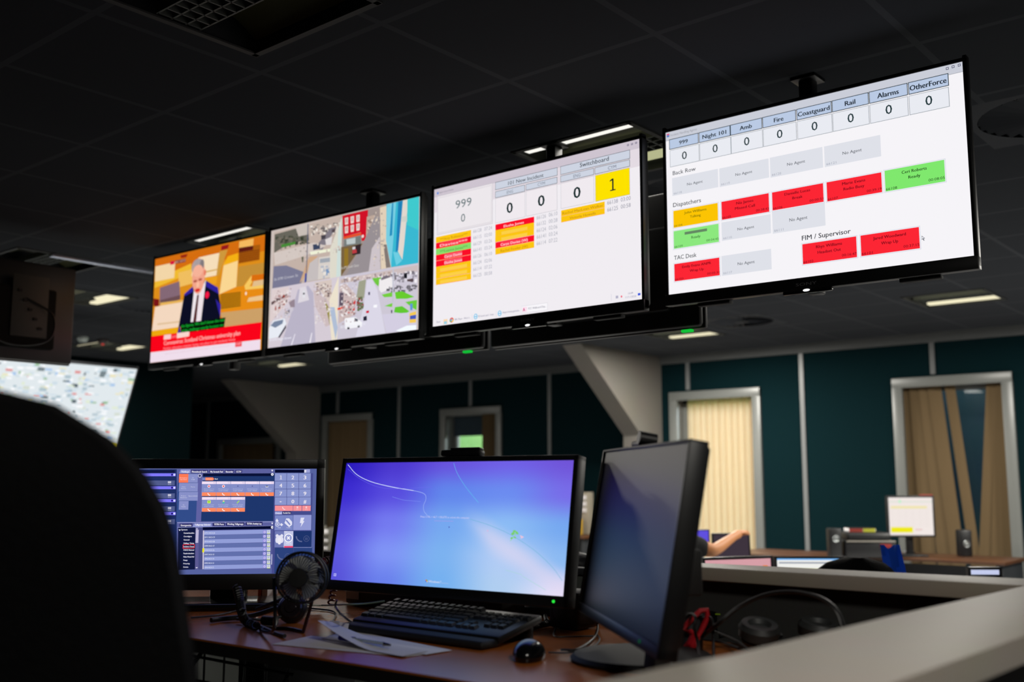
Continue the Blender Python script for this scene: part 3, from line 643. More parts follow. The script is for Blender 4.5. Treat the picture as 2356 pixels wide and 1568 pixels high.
# upper left
poly([(90, 400), (760, 230), (760, 830), (70, 950)], (196, 178, 168)); poly([(95, 420), (420, 330), (430, 480), (250, 500), (90, 600)], (104, 102, 92)); speckle(100, 430, 420, 540, 70, [(66, 70, 58), (90, 92, 76), (120, 112, 100), (54, 60, 46)], 8, 34); poly([(160, 520), (300, 490), (300, 515), (165, 550)], (70, 140, 56))
poly([(300, 350), (430, 315), (425, 420), (330, 440)], (200, 190, 182)); speckle(440, 330, 750, 420, 70, [(226, 216, 206), (150, 140, 134), (110, 104, 104), (190, 176, 164), (240, 234, 226)], 8, 30)
poly([(480, 560), (640, 360), (700, 350), (560, 570)], (128, 122, 132)); poly([(90, 600), (480, 500), (600, 530), (420, 620), (100, 720)], (212, 200, 194)); poly([(85, 730), (210, 722), (390, 790), (350, 900), (72, 945)], (122, 122, 148)); poly([(430, 640), (520, 630), (380, 850), (340, 895)], (206, 168, 134)); poly([(440, 700), (520, 640), (530, 860), (400, 880)], (198, 190, 190))
poly([(440, 590), (720, 545), (722, 572), (450, 620)], (238, 240, 214)); poly([(530, 645), (700, 620), (690, 830), (520, 860)], (216, 208, 202)); poly([(540, 660), (690, 640), (690, 680), (540, 700)], (160, 166, 176)); speckle(540, 700, 680, 830, 22, [(180, 184, 196), (232, 226, 218), (120, 150, 190)], 10, 34)
poly([(470, 520), (540, 508), (540, 560), (475, 575)], (60, 70, 96)); poly([(550, 430), (596, 424), (592, 462), (552, 470)], (70, 66, 74)); poly([(655, 372), (690, 366), (686, 400), (656, 404)], (84, 72, 78)); poly([(590, 470), (660, 440), (650, 520), (600, 525)], (222, 216, 216)); poly([(360, 640), (380, 636), (376, 690), (366, 694)], (86, 92, 74))
poly([(420, 318), (428, 316), (410, 880), (402, 880)], (92, 96, 124)); poly([(396, 800), (410, 798), (402, 890), (390, 888)], (30, 60, 160)); poly([(640, 560), (760, 250), (760, 1000), (640, 1060)], (222, 218, 204)); poly([(720, 400), (750, 250), (742, 840), (700, 860)], (206, 222, 218))
P.text('St 078 Crown St', (90, 872), (322, 830), 26, (205, 205, 214))
# upper right
poly([(760, 238), (1200, 128), (1240, 740), (748, 830)], (160, 146, 142)); poly([(762, 240), (1012, 182), (1000, 478), (950, 486), (940, 400), (772, 445)], (208, 18, 40))
for i in range(3):
    for j in range(2):
        x = 785+i*56; y = 262-i*13+j*84; poly([(x, y), (x+34, y-8), (x+32, y+60), (x+2, y+66)], (240, 214, 208)); poly([(x+8, y+8), (x+26, y+4), (x+25, y+44), (x+9, y+48)], (206, 176, 176))
poly([(770, 445), (945, 402), (945, 428), (772, 468)], (230, 80, 40)); poly([(780, 470), (940, 432), (945, 520), (775, 540)], (120, 126, 124)); poly([(800, 470), (890, 452), (888, 510), (804, 520)], (190, 200, 200)); poly([(750, 545), (960, 510), (880, 640), (748, 830)], (120, 98, 66)); poly([(780, 560), (820, 556), (820, 740), (780, 740)], (146, 116, 40))
poly([(1000, 250), (1080, 230), (1030, 460), (990, 480)], (190, 168, 154)); speckle(1005, 270, 1050, 440, 16, [(70, 60, 60), (230, 214, 200), (150, 130, 120)], 8, 26); poly([(960, 520), (1080, 250), (1130, 250), (1130, 740), (900, 810), (800, 820)], (152, 144, 148)); poly([(1050, 560), (1130, 440), (1135, 760), (1020, 780)], (206, 196, 202)); poly([(1130, 160), (1200, 140), (1190, 480), (1240, 740), (1140, 760)], (226, 208, 184)); poly([(1165, 520), (1195, 520), (1235, 740), (1190, 748)], (130, 120, 116))
poly([(860, 540), (945, 512), (940, 610), (860, 625)], (52, 40, 44)); poly([(860, 575), (900, 565), (905, 600), (862, 610)], (190, 60, 66)); poly([(862, 545), (890, 540), (890, 565), (862, 570)], (220, 214, 216)); P.disc((962, 440), 12, 16, (240, 214, 210))
poly([(1195, 130), (1525, 52), (1508, 700), (1240, 742), (1190, 480)], (58, 184, 210)); poly([(1200, 128), (1290, 108), (1260, 480), (1240, 740), (1190, 470)], (120, 206, 226)); poly([(1250, 118), (1262, 116), (1250, 430), (1225, 440)], (30, 140, 190)); poly([(1310, 104), (1352, 94), (1320, 560), (1285, 600)], (30, 128, 184)); poly([(1356, 92), (1408, 80), (1370, 500), (1350, 670), (1308, 590)], (226, 216, 206)); poly([(1345, 250), (1400, 240), (1395, 300), (1345, 300)], (206, 208, 200)); poly([(1400, 82), (1525, 52), (1518, 380), (1395, 330)], (64, 202, 206)); poly([(1260, 590), (1310, 600), (1345, 680), (1290, 725)], (110, 206, 226))
P.text('St 070 South Quay', (752, 764), (925, 728), 24, (214, 210, 206))
# lower left
poly([(70, 950), (740, 830), (715, 1450), (42, 1530)], (214, 204, 214)); poly([(75, 960), (240, 930), (230, 1080), (70, 1270), (55, 1270)], (222, 206, 206)); poly([(70, 1080), (220, 1000), (225, 1020), (70, 1110)], (96, 74, 76)); speckle(90, 990, 240, 1160, 30, [(120, 96, 100), (190, 160, 160), (236, 224, 222), (160, 60, 50)], 8, 28)
poly([(330, 960), (430, 920), (480, 990), (500, 1500), (160, 1520), (250, 1240)], (186, 180, 200)); poly([(350, 940), (410, 930), (440, 1060), (330, 1090)], (222, 216, 224)); poly([(480, 960), (640, 1080), (655, 1300), (600, 1320), (500, 1120)], (206, 188, 190)); poly([(590, 1060), (640, 1150), (660, 1300), (640, 1300)], (150, 140, 60)); poly([(490, 890), (660, 860), (660, 1080), (620, 1070)], (216, 200, 192)); speckle(500, 900, 650, 1040, 30, [(150, 124, 120), (232, 222, 214), (184, 160, 150), (110, 94, 96)], 8, 26)
poly([(640, 1060), (730, 830), (715, 1450), (660, 1460), (640, 1250)], (236, 226, 206)); poly([(640, 1130), (690, 1130), (720, 1330), (700, 1450)], (176, 190, 214))
poly([(50, 1330), (90, 1260), (200, 1236), (218, 1290), (140, 1420), (46, 1440)], (232, 236, 244)); poly([(64, 1310), (100, 1270), (190, 1250), (180, 1290), (110, 1330)], (120, 134, 160)); poly([(140, 1420), (215, 1300), (215, 1330), (150, 1430)], (50, 46, 66)); poly([(190, 1180), (260, 1120), (290, 1150), (230, 1240), (190, 1240)], (206, 200, 212)); poly([(200, 1190), (250, 1150), (250, 1180), (206, 1210)], (110, 104, 120)); poly([(240, 1080), (300, 1050), (300, 1130), (260, 1130)], (150, 134, 146)); poly([(378, 970), (400, 968), (400, 1036), (376, 1040)], (226, 226, 232)); poly([(380, 990), (398, 988), (397, 1006), (380, 1008)], (90, 86, 96))
poly([(262, 1500), (300, 1390), (306, 1390), (272, 1500)], (240, 236, 246)); poly([(440, 1480), (462, 1380), (470, 1380), (455, 1480)], (236, 232, 240)); P.text('01:070 High Street', (52, 1470), (268, 1430), 24, (232, 232, 244), .02)
# lower right
poly([(742, 832), (1508, 700), (1492, 1362), (715, 1450)], (206, 200, 214)); poly([(745, 860), (1500, 720), (1500, 780), (1180, 830), (745, 900)], (206, 190, 190)); speckle(760, 840, 1240, 880, 60, [(240, 234, 234), (150, 134, 140), (184, 160, 150), (226, 214, 210)], 8, 26); speckle(1160, 800, 1480, 900, 60, [(244, 240, 244), (150, 144, 156), (120, 114, 124), (220, 216, 226)], 10, 36)
poly([(740, 930), (800, 900), (900, 1010), (890, 1200), (730, 1290)], (206, 186, 184)); poly([(740, 990), (780, 960), (775, 1110), (735, 1130)], (96, 84, 100)); poly([(760, 930), (850, 1010), (840, 1030), (745, 950)], (240, 232, 230)); poly([(720, 1140), (790, 1120), (788, 1142), (722, 1160)], (226, 66, 30)); speckle(780, 1060, 890, 1200, 40, [(160, 120, 120), (230, 220, 220), (120, 90, 92), (206, 60, 60)], 7, 24)
poly([(930, 880), (1000, 860), (980, 1040), (900, 1060)], (160, 162, 140)); speckle(905, 1030, 960, 1150, 40, [(60, 90, 50), (96, 120, 80), (150, 60, 60), (120, 110, 90)], 8, 26)
poly([(1010, 870), (1060, 860), (1110, 960), (1190, 1390), (900, 1430), (980, 1120)], (220, 216, 232)); poly([(1060, 850), (1150, 840), (1120, 930), (1090, 900)], (112, 200, 66)); poly([(1130, 860), (1250, 830), (1265, 940), (1150, 990), (1128, 960)], (240, 236, 238)); poly([(1150, 850), (1200, 820), (1250, 835), (1150, 870)], (120, 110, 122)); speckle(1180, 930, 1480, 990, 40, [(120, 116, 124), (206, 200, 212), (90, 88, 96)], 8, 34); poly([(1370, 810), (1400, 800), (1400, 850), (1372, 850)], (24, 26, 34)); poly([(1400, 860), (1460, 850), (1460, 885), (1400, 880)], (90, 74, 80))
poly([(1155, 1010), (1260, 985), (1260, 1030), (1180, 1035)], (116, 206, 62)); poly([(1280, 985), (1350, 975), (1470, 1030), (1400, 1048), (1290, 1050)], (104, 204, 46)); poly([(1180, 1120), (1260, 1090), (1255, 1130)], (116, 206, 62)); poly([(1270, 1180), (1280, 1130), (1350, 1120), (1420, 1170), (1380, 1195)], (98, 200, 50)); poly([(1380, 1080), (1495, 1060), (1490, 1160), (1440, 1130)], (106, 204, 60)); poly([(1160, 1200), (1490, 1180), (1490, 1350), (1200, 1380)], (212, 206, 226))
poly([(792, 1250), (800, 1238), (900, 1228), (965, 1280), (960, 1320), (800, 1345)], (246, 246, 250)); poly([(890, 1235), (925, 1250), (920, 1270), (892, 1268)], (90, 90, 104)); P.disc((830, 1335), 12, 12, (60, 56, 66)); P.disc((930, 1318), 11, 12, (60, 56, 66)); poly([(975, 1225), (1008, 1215), (1010, 1260), (975, 1265)], (36, 34, 56)); poly([(1002, 1168), (1030, 1162), (1030, 1186), (1002, 1190)], (206, 24, 60)); poly([(1075, 1110), (1110, 1106), (1108, 1134), (1074, 1136)], (250, 250, 255)); poly([(1022, 985), (1040, 982), (1040, 1012), (1024, 1014)], (90, 86, 110)); poly([(1245, 1160), (1258, 1158), (1256, 1188), (1246, 1190)], (44, 50, 70)); poly([(1425, 1190), (1490, 1170), (1488, 1280), (1425, 1285)], (246, 202, 84)); poly([(1430, 1215), (1490, 1205), (1488, 1245), (1430, 1250)], (70, 90, 190)); poly([(1430, 1100), (1455, 1096), (1455, 1160), (1432, 1162)], (96, 150, 216)); poly([(1290, 1360), (1400, 1310), (1490, 1305), (1490, 1350), (1330, 1375)], (244, 250, 255))
for (x0, y0, x1, y1, n_, cs) in ((90, 560, 740, 700, 40, [(206, 190, 180), (188, 170, 162), (216, 206, 200), (170, 156, 150)]), (1060, 200, 1180, 740, 50, [(224, 208, 190), (190, 176, 166), (206, 190, 176), (150, 138, 134)]),
                                 (80, 960, 260, 1240, 60, [(232, 220, 218), (206, 186, 186), (176, 150, 150), (240, 234, 236)]), (480, 900, 660, 1300, 70, [(228, 216, 214), (206, 192, 194), (190, 172, 176), (236, 230, 226)]),
                                 (740, 900, 900, 1290, 70, [(226, 214, 216), (190, 170, 176), (240, 234, 236), (160, 136, 140)])):
    speckle(x0, y0, x1, y1, n_, cs, 4, 20)
P.rect((1262, 760), (1270, 1080), (196, 196, 210)); P.text('05 070 Station Road M', (752, 1345), (992, 1300), 24, (236, 236, 246), .01)
P.build(tv2)
# ---- rear screens, backs towards us
def rear_set(label, cx, y, z0, z1, w, face=0, name='television', flip=False):
    r = thing(name, label, 'television', (cx, y, (z0+z1)/2), R(face), 'televisions hung from the ceiling')
    h = z1-z0
    MB().box((0, .03, 0), (w, .02, h), bev=.004).build('bezel', black, r)
    MB().box((0, .043, .01), (w-.03, .004, h-.06)).build('screen_panel', blackg, r)
    MB().box((0, .005, 0), (w-.01, .035, h-.01), bev=.012).build('rear_housing', black, r)
    MB().box((.0, -.03, -.04), (w*.78, .045, h*.6), bev=.014).build('electronics_cover', mat('dark_olive_metal', (14, 15, 13), .8, spec=.15) if face else black, r)
    return r, h
r1, h1 = rear_set('black back of the low screen hanging behind the queue board', -2.47, 3.43, EYE+.574, EYE+1.125, 1.06)
r2, h2 = rear_set('black back of the low screen hanging behind the camera pictures', -3.57, 3.43, EYE+.580, EYE+1.14, 1.06)
for r_, x in ((r1, .47), (r2, .44)): MB().box((x, -.01, -.565/2-.004), (.045, .02, .010), bev=.002).build('green_light', led_g, r_)
# the set seen from behind at far left, hung at a right angle to the row
r3, h3 = rear_set('dark back of a hanging screen with an orange light, left edge', -5.68, 2.30, EYE+.645, EYE+1.205, 1.16, 90)
conn = mat('connector_grey', (62, 62, 56), .6)
MB().box((.30, -.056, .02), (.20, .006, .34), bev=.003).build('connector_plate', conn, r3)
for k in range(5): MB().box((.24+.03*k, -.062, .10-.05*k), (.02, .01, .014)).build('connector_socket', blackm, r3)
MB().tube(smooth_path([(.28, -.06, .06), (.42, -.08, -.02), (.40, -.08, -.16), (.20, -.08, -.2), (0, -.08, -.12)]), .006).build('signal_cable', black, r3)
MB().lathe([(.009, 0), (.007, .004), (0, .005)], 12, T(.085, -.058, -.14) @ RX(R(90))).build('orange_light', emitter('orange_led', (255, 110, 40), 1.4), r3)
# tilted bright mosaic display beyond it
rb_, PB = television('tilted bright mosaic screen above the chair back, left edge', -8.20, 3.83, .606, 90, 1.66, .72, -24, False, 'televisions hung from the ceiling')
P = PB; P.rect_uv(-P.w/2, -P.h/2, P.w/2, P.h/2, (226, 234, 238))
for _ in range(620):
    u, v = rnd.uniform(-P.w/2, P.w/2-.04), rnd.uniform(-P.h/2, P.h/2-.03)
    c = rnd.choice([(250, 252, 255)]*6+[(206, 222, 232)]*5+[(176, 196, 206)]*3+[(226, 236, 214), (170, 200, 236), (120, 134, 140), (226, 150, 150), (150, 190, 150), (238, 230, 190), (214, 222, 210), (90, 104, 112)])
    a_, b_ = rnd.uniform(.012, .06), rnd.uniform(.008, .03)
    P.rect_uv(u, v, min(P.w/2, u+a_), min(P.h/2, v+b_), c)
P.rect_uv(P.w/2-.05, -P.h/2, P.w/2, -P.h/2+.04, (236, 220, 40))
P.build(rb_)
# poles
def pole(label, x, y, z0, arms):
    """arms: list of (x, y, z) points on the backs of the sets the pole carries"""
    r = thing('ceiling_pole', label, 'pole', (x, y, CEIL), 0, 'black poles the screens hang from')
    MB().box((0, 0, -(CEIL-z0)/2), (.05, .05, CEIL-z0), bev=.006).build('pole_tube', black, r)
    MB().box((0, 0, -.006), (.09, .09, .012), bev=.003).build('ceiling_plate', black, r)
    for (ax_, ay, az_) in arms:
        d = Vector((ax_-x, ay-y, 0)); L_ = d.length; a_ = math.atan2(d.y, d.x)
        M = T(0, 0, az_-CEIL) @ RZ(a_)
        MB().box((L_/2, 0, 0), (L_, .05, .05), M, bev=.004).box((L_-.006, 0, 0), (.012, .26, .22), M, bev=.003).build('mounting_bracket', black, r)
    return r
for (px, py, lab, yb, rear) in ((548, 600, 'black square pole above the news screen', 3.378, 0), (858, 470, 'black pole above the street camera screen', 3.186, 1), (1275, 350, 'black square pole crossing the recessed light above the queue board', 3.106, 1), (1860, 230, 'black pole hidden in the dark above the agent board', 3.200, 0)):
    yp = 3.30 if px > 600 else 3.47; p = onY(px, py, yp)
    pole(lab, p.x, yp, EYE+.62, [(p.x, yb, EYE+.93)]+([(p.x, 3.375, EYE+.80)] if rear else []))
pole('pole of the dark screen back at the left edge', -5.58, 2.05, EYE+.75, [(-5.632, 2.05, EYE+.90)])
pole('pole carrying the tilted mosaic screen', -8.52, 3.83, EYE+.50, [(-8.27, 3.83, EYE+.62)])
# ================================================================== THE NEAR DESK
dz = DESK
r = thing('desk', 'brown wood-effect desk with dark edge carrying the three monitors', 'desk', (-2.0, 1.8, PLAT))
def desk_outline():
    pts = [(-3.6, 2.26), (-3.6, 1.33), (-2.2, 1.335), (-1.7, 1.35), (-1.2, 1.36), (-.75, 1.33), (-.60, 1.28), (-.575, 1.24), (-.545, 2.02), (-1.30, 2.04), (-1.30, 2.26)]
    return [(x+2.0, y-1.8) for x, y in pts]
MB().prism(desk_outline(), .004, T(0, 0, dz-PLAT-.004)).build('desktop', deskm, r, smooth=False)
def scaled(p, k): return [(x*k if abs(x) < 3 else x, y) for x, y in p]
MB().prism(desk_outline(), .026, T(0, 0, dz-PLAT-.030)).build('desk_edging', deskedge, r, smooth=False)
p = onZ(697, 1500, DESK-.03)
for x in (-1.35, -.18, 1.2):
    MB().box((x, -.05, (dz-PLAT)/2-.02), (.10, .30, dz-PLAT-.03), bev=.006).box((x, -.05, .02), (.09, .70, .04), bev=.008).build('leg', mat('dark_desk_leg', (24, 28, 34), .5), r)
# wire cable basket hanging under the desk
cb = r; CBM = T(-.05, -.28, DESK-.03-PLAT)
mb = MB()
for k in range(5): mb.tube([(-.42, -.03+.0*k, -.05-.055*k), (.18, -.03, -.05-.055*k)], .0035, 6, M=CBM)
for k in range(8): mb.tube([(-.40+.08*k, -.03, 0), (-.40+.08*k, -.03, -.28), (-.40+.08*k, .12, -.30)], .003, 6, M=CBM)
for (a, b) in (((-.40, -.05, -.02), (-.10, -.05, -.27)), ((-.38, -.05, -.26), (-.14, -.05, -.03)), ((.02, -.05, -.26), (.18, -.05, -.05))): mb.tube([a, b], .005, 6, M=CBM)
mb.build('cable_basket', black, cb)
for k in range(3): MB().tube(smooth_path([(-.35+.1*k, -.01, -.26), (-.2+.08*k, .02, -.20-.02*k), (0, .0, -.27), (.14, .02, -.18)]), .006, M=CBM).build('loose_cable', black, cb)
cbn = thing('floor_cover_cabinet', 'added low grey cabinet covering the bright floor seen under the desk', 'cabinet', (-5.15, 3.45, 0), 0)  # invented to darken the gap below the desk
MB().box((0, .2, .48), (3.4, .42, .88), bev=.006).box((0, .2, .03), (3.3, .38, .06)).build('cabinet_body', mat('mid_grey_steel', (118, 122, 116), .6, spec=.2), cbn)
for k in range(4):
    d_ = MB().box((-1.27+k*.846, -.018, .48), (.83, .016, .84), bev=.003).build('door', mat('mid_grey_door', (124, 128, 122), .6, spec=.2), cbn); MB().box((-.95+k*.846, -.032, .60), (.015, .012, .12), bev=.003).build('handle', darkgrey, d_)
# ---- desk screens with capped tops
LZ = EYE-.19
r = thing('desk_partition', 'charcoal desk screen with pale capping, running across behind the desk', 'partition', (-.9, 2.12, PLAT-.0))
def poly_cap(pts, z, t, nm, m, root, bev=.006):
    mb = MB(); q = [(x-root.location.x, y-root.location.y) for x, y in pts]; mb.prism(q, t, T(0, 0, z-root.location.z-t))
    es = [e for e in mb.bm.edges if abs(e.verts[0].co.z-e.verts[1].co.z) < 1e-5]
    bmesh.ops.bevel(mb.bm, geom=es, offset=bev, segments=3, affect='EDGES', profile=.5)
    return mb.build(nm, m, root)
poly_cap([(-1.305, 2.065), (-.53, 2.088), (-.34, 2.094), (-.33, 2.262), (-1.285, 2.175)], LZ, .030, 'capping', capm, r)
MB().box((-.02, .02, (LZ-PLAT)/2-.015), (.72, .05, LZ-PLAT-.03), RZ(R(2.5))).build('screen_panel', panelm, r)
r = thing('desk_partition', 'charcoal desk screen with broad pale capping crossing the lower right corner', 'partition', (-.46, 1.2, PLAT))
poly_cap([(-.600, .30), (-.590, .80), (-.583, .945), (-.568, 1.047), (-.553, 1.5), (-.529, 2.084), (-.345, 2.090), (-.360, 1.40), (-.374, 1.03), (-.38, .30)], LZ+.002, .032, 'capping', capm, r, .008)
MB().box((0, -.02, (LZ-PLAT)/2-.015), (.12, 1.72, LZ-PLAT-.032), RZ(R(-1.6))).build('screen_panel', panelm, r)
r = thing('low_desk_partition', 'low dark grey desk screen behind the left and middle monitors', 'partition', (-2.45, 2.30, PLAT))
for x in (-1.05, 1.0): MB().box((x, 0, (EYE-.245-PLAT)/2), (.05, .028, EYE-.245-PLAT-.01), bev=.004).build('leg', darkgrey, r)
MB().box((0, 0, (EYE-.245+.86)/2-PLAT), (2.26, .03, EYE-.245-.86), bev=.004).build('screen_panel', mat('dim_grey_screen', (74, 78, 74), .8, noise=(80, .2)), r)
MB().box((0, 0, EYE-.240-PLAT), (2.28, .045, .018), bev=.004).build('capping', darkgrey, r)
# ---- monitors
def monitor(label, cx, cy, cz, az, tilt, w, h, side, chin, top, base, cat='monitor', body=.035):
    r = thing('computer_monitor', label, cat, (cx, cy, DESK), R(az), 'monitors on the near desk')
    L, Wm = screen_frame(r, (0, 0, EYE+cz-DESK), R(tilt))
    mb = MB()
    for c, s in (((-w/2-side/2, body/2-.004, (top-chin)/2), (side, body, h+top+chin)), ((w/2+side/2, body/2-.004, (top-chin)/2), (side, body, h+top+chin)), ((0, body/2-.004, h/2+top/2), (w+2*side, body, top)), ((0, body/2-.004, -h/2-chin/2), (w+2*side, body, chin))): mb.box(c, s, L, bev=.002)
    mb.build('bezel', black, r)
    MB().box((0, .004, 0), (w, .008, h), L).build('screen_panel', mat('matt_dark_screen', (10, 12, 16), .42, spec=.42), r)
    MB().box((0, body-.002, 0), (w, .012, h), L, bev=.006).box((0, body+.014, -.02), (w*.6, .03, h*.6), L, bev=.014).build('rear_housing', black, r)
    return r, L, Wm
M2, L2, W2 = monitor('wide monitor showing a blue and violet lock screen, centre of the desk', -1.696, 1.779, -.099, 5.8, 9.5, .673, .290, .012, .024, .012, None)
M1, L1, W1 = monitor('monitor with a dial pad and call panels on screen, beside the black chair', -2.44, 1.70, -.109, 46, 0, .475, .283, .022, .042, .026, None)
M3, L3, W3 = monitor('dark switched-off monitor seen at a steep angle, right end of the desk', -1.082, 1.621, -.096, -42.3, 10.1, .6, .315, .010, .020, .006, None, body=.032)
# stands
MB().box((0, .40, .012), (.26, .14, .020), bev=.008).box((0, .40, .13), (.09, .03, .25), bev=.006).box((0, .24, .215), (.09, .34, .06), bev=.006).build('stand', black, M2)
MB().box((0, .02, .010), (.36, .20, .018), bev=.014, seg=3).box((0, .075, .11), (.10, .03, .20), bev=.006).box((0, .06, .18), (.10, .05, .08), bev=.006).build('stand', blackg, M1)
q = RZ(R(42.3)) @ (onZ(1478, 1519, DESK)-Vector(M3.location)); mb = MB(); mb.lathe([(0, 0), (.135, 0), (.138, .006), (.130, .013), (.05, .018), (0, .018)], 40, T(q.x, q.y, 0)); mb.box((.06, .03, .112), (.07, .03, .20), RX(R(-8)), bev=.006).box((.05, .06, .18), (.09, .10, .08), bev=.006)
mb.build('stand', blackm, M3)
# webcam and light bar
MB().box((.02, .012, .290/2+.022), (.115, .026, .016), L2, bev=.005).box((.035, .008, .290/2+.031), (.085, .02, .006), L2, bev=.002).build('light_bar', black, M2)
wc = MB().box((-.06, .012, .315/2+.012), (.06, .022, .012), L3, bev=.004); wc.tube([(-.01, -.006, .315/2+.02), (-.01, .028, .315/2+.02)], .013, 14, M=L3); wc.box((-.035, .012, .315/2+.014), (.04, .014, .008), L3, bev=.003); wc.build('webcam', black, M3)
MB().lathe([(.0035, 0), (.003, .002), (0, .0022)], 10, L2 @ T(.315, -.0045, -.290/2-.012) @ RX(R(90))).build('power_light', emitter('green_power_led', (40, 220, 60), 1.2), M2)
MB().lathe([(.003, 0), (0, .002)], 10, L3 @ T(.20, -.0045, -.315/2-.008) @ RX(R(90))).build('power_light', emitter('dim_green_led', (10, 110, 60), .6), M3)
# ---- lock screen picture: smooth colour field on a fine mesh
P = Picture(W2, .673, .290, L2)
tab = [[(44, 28, 190), (76, 56, 206), (104, 84, 222), (112, 96, 230), (112, 84, 216)],
       [(60, 44, 208), (88, 76, 222), (98, 134, 236), (108, 140, 240), (120, 108, 232)],
       [(82, 72, 216), (116, 122, 240), (118, 168, 240), (140, 188, 245), (118, 168, 240)],
       [(92, 88, 222), (128, 148, 246), (124, 178, 240), (178, 204, 245), (140, 186, 242)],
       [(88, 82, 216), (106, 128, 236), (116, 176, 240), (176, 206, 240), (236, 226, 250)]]
def field(u, v):
    x, y = u*4, v*4; i, j = min(3, int(x)), min(3, int(y)); fx, fy = x-i, y-j; fx = fx*fx*(3-2*fx); fy = fy*fy*(3-2*fy)
    c = [tab[j][i][k]*(1-fx)*(1-fy)+tab[j][i+1][k]*fx*(1-fy)+tab[j+1][i][k]*(1-fx)*fy+tab[j+1][i+1][k]*fx*fy for k in range(3)]
    # pale swathe running down to the lower right corner
    d = (v-(.50+ (u-.62)*1.18)); a_ = max(0, 1-abs(d)/.17)*max(0, min(1, (u-.55)/.15)); a_ = a_*a_*(3-2*a_)*.62
    return [c[k]*(1-a_)+(226, 216, 240)[k]*a_ for k in range(3)]
nx, ny = 72, 32; i0 = len(P.v)
for j in range(ny+1):
    for i in range(nx+1):
        u, v = i/nx, j/ny; P.v.append(((u-.5)*P.w, -.0005, (.5-v)*P.h)); P.c.append(srgb(field(u, v)))
for j in range(ny):
    for i in range(nx):
        a = i0+j*(nx+1)+i; P.f.append((a, a+1, a+nx+2, a+nx+1))
P.crop(740, 1020, 640/2356)
P.line(smooth_path([Vector((x, y, 0)) for x, y in ((225, 178), (300, 262), (420, 322), (600, 366), (780, 398), (870, 425), (885, 470), (866, 520), (868, 570), (895, 605))], 6), .0010, (168, 190, 250))
P.line(smooth_path([Vector((x, y, 0)) for x, y in ((225, 178), (300, 262), (420, 322), (600, 368), (780, 398))], 6), .0016, (206, 214, 255))
P.line(smooth_path([Vector((x, y, 0)) for x, y in ((1120, 165), (1150, 250), (1210, 350), (1280, 440), (1330, 500))], 6), .0009, (96, 196, 240))
P.line(smooth_path([Vector((x, y, 0)) for x, y in ((1260, 640), (1420, 690), (1600, 770), (1800, 900), (1950, 1040), (2040, 1160))], 6), .0010, (110, 180, 214))
P.line(smooth_path([Vector((x, y, 0)) for x, y in ((600, 450), (700, 478), (840, 490))], 6), .0007, (130, 150, 246)); P.line(smooth_path([Vector((x, y, 0)) for x, y in ((225, 215), (330, 300), (500, 372), (700, 380), (940, 366))], 6), .0006, (110, 110, 240))
for (a, b, c, d) in ((1560, 1070, 1700, 1110), (1700, 1120, 1900, 1240)): P.line([(a, b), (c, d)], .001, (170, 214, 214))
for (cx_, cy_, rx_, ry_, ang) in ((1622, 762, 16, 12, .5), (1655, 755, 18, 10, -.8), (1635, 742, 14, 10, 0), (1612, 800, 12, 8, .3), (1640, 795, 12, 7, -.4)):
    P.poly([(cx_+rx_*math.cos(t)*math.cos(ang)-ry_*math.sin(t)*math.sin(ang), cy_-rx_*math.cos(t)*math.sin(ang)-ry_*math.sin(t)*math.cos(ang)) for t in [k*.5236 for k in range(12)]], (122, 206, 110))
P.line([(1600, 825), (1640, 780), (1650, 740)], .0012, (140, 210, 130)); P.poly([(1680, 775), (1700, 782), (1716, 792), (1700, 800), (1690, 806), (1688, 790)], (232, 196, 220)); P.disc((1408, 738), 8, 8, (206, 190, 230))
P.text('Press CTRL + ALT + DELETE to unlock this computer', (838, 628), (1252, 634), 17, (206, 206, 246)); P.line([(955, 653), (1118, 657)], .0016, (150, 160, 236))
P.poly([(1078, 698), (1078, 714), (1088, 708)], (60, 60, 170)); P.text('Windows', (905, 1176), (1000, 1182), 22, (214, 220, 240), .006); P.text('7', (1003, 1182), (1012, 1183), 22, (214, 220, 240)); P.text('Enterprise', (1016, 1184), (1074, 1187), 11, (180, 196, 230))
for (dx, dy, c) in ((0, 0, (220, 90, 60)), (9, 1, (110, 190, 70)), (0, 11, (60, 110, 220)), (9, 12, (240, 200, 60))): P.rect((882+dx, 1151+dy), (890+dx, 1161+dy), c)
P.rect((106, 1098), (124, 1122), (190, 190, 246)); P.rect((110, 1104), (120, 1116), (110, 106, 230))
P.build(M2)
# ---- call handling picture
P = Picture(W1, .475, .283, L1); P.crop(340, 1020, 440/1568)
D1, D2, D3, TB, TL, WH = (18, 26, 66), (30, 46, 98), (44, 56, 110), (96, 104, 160), (140, 148, 206), (226, 226, 244)
P.rect_uv(-P.w/2, -P.h/2, P.w/2, P.h/2, (86, 98, 158)); P.poly([(-900, 165), (1336, 165), (1336, 205), (-900, 208)], (100, 106, 162))
P.poly([(-900, 210), (238, 210), (238, 1030), (-900, 1060)], D2); P.poly([(-900, 217), (222, 217), (222, 238), (-900, 240)], D1)
for k in range(4):
    P.rect((-200, 302+k*106), (221, 342+k*106), (82, 92, 140)); P.rect((-260, 243+k*106), (229, 267+k*106), (128, 120, 250)); P.disc((200, 255+k*106), 8, 9, (30, 20, 120)); P.disc((219, 255+k*106), 8, 9, (220, 220, 255)); P.rect((166, 308+k*106), (192, 324+k*106), (200, 200, 220)); P.text('SDS', (166, 338+k*106), (192, 338+k*106), 9, (190, 190, 215))
for x, n_ in ((120, 'Audio'), (169, 'Mobile'), (217, 'Radio'), (265, 'Phone')): P.disc((x, 185), 7, 8, (110, 220, 100)); P.text(n_, (x-13, 203), (x+13, 203), 8, (150, 230, 130))
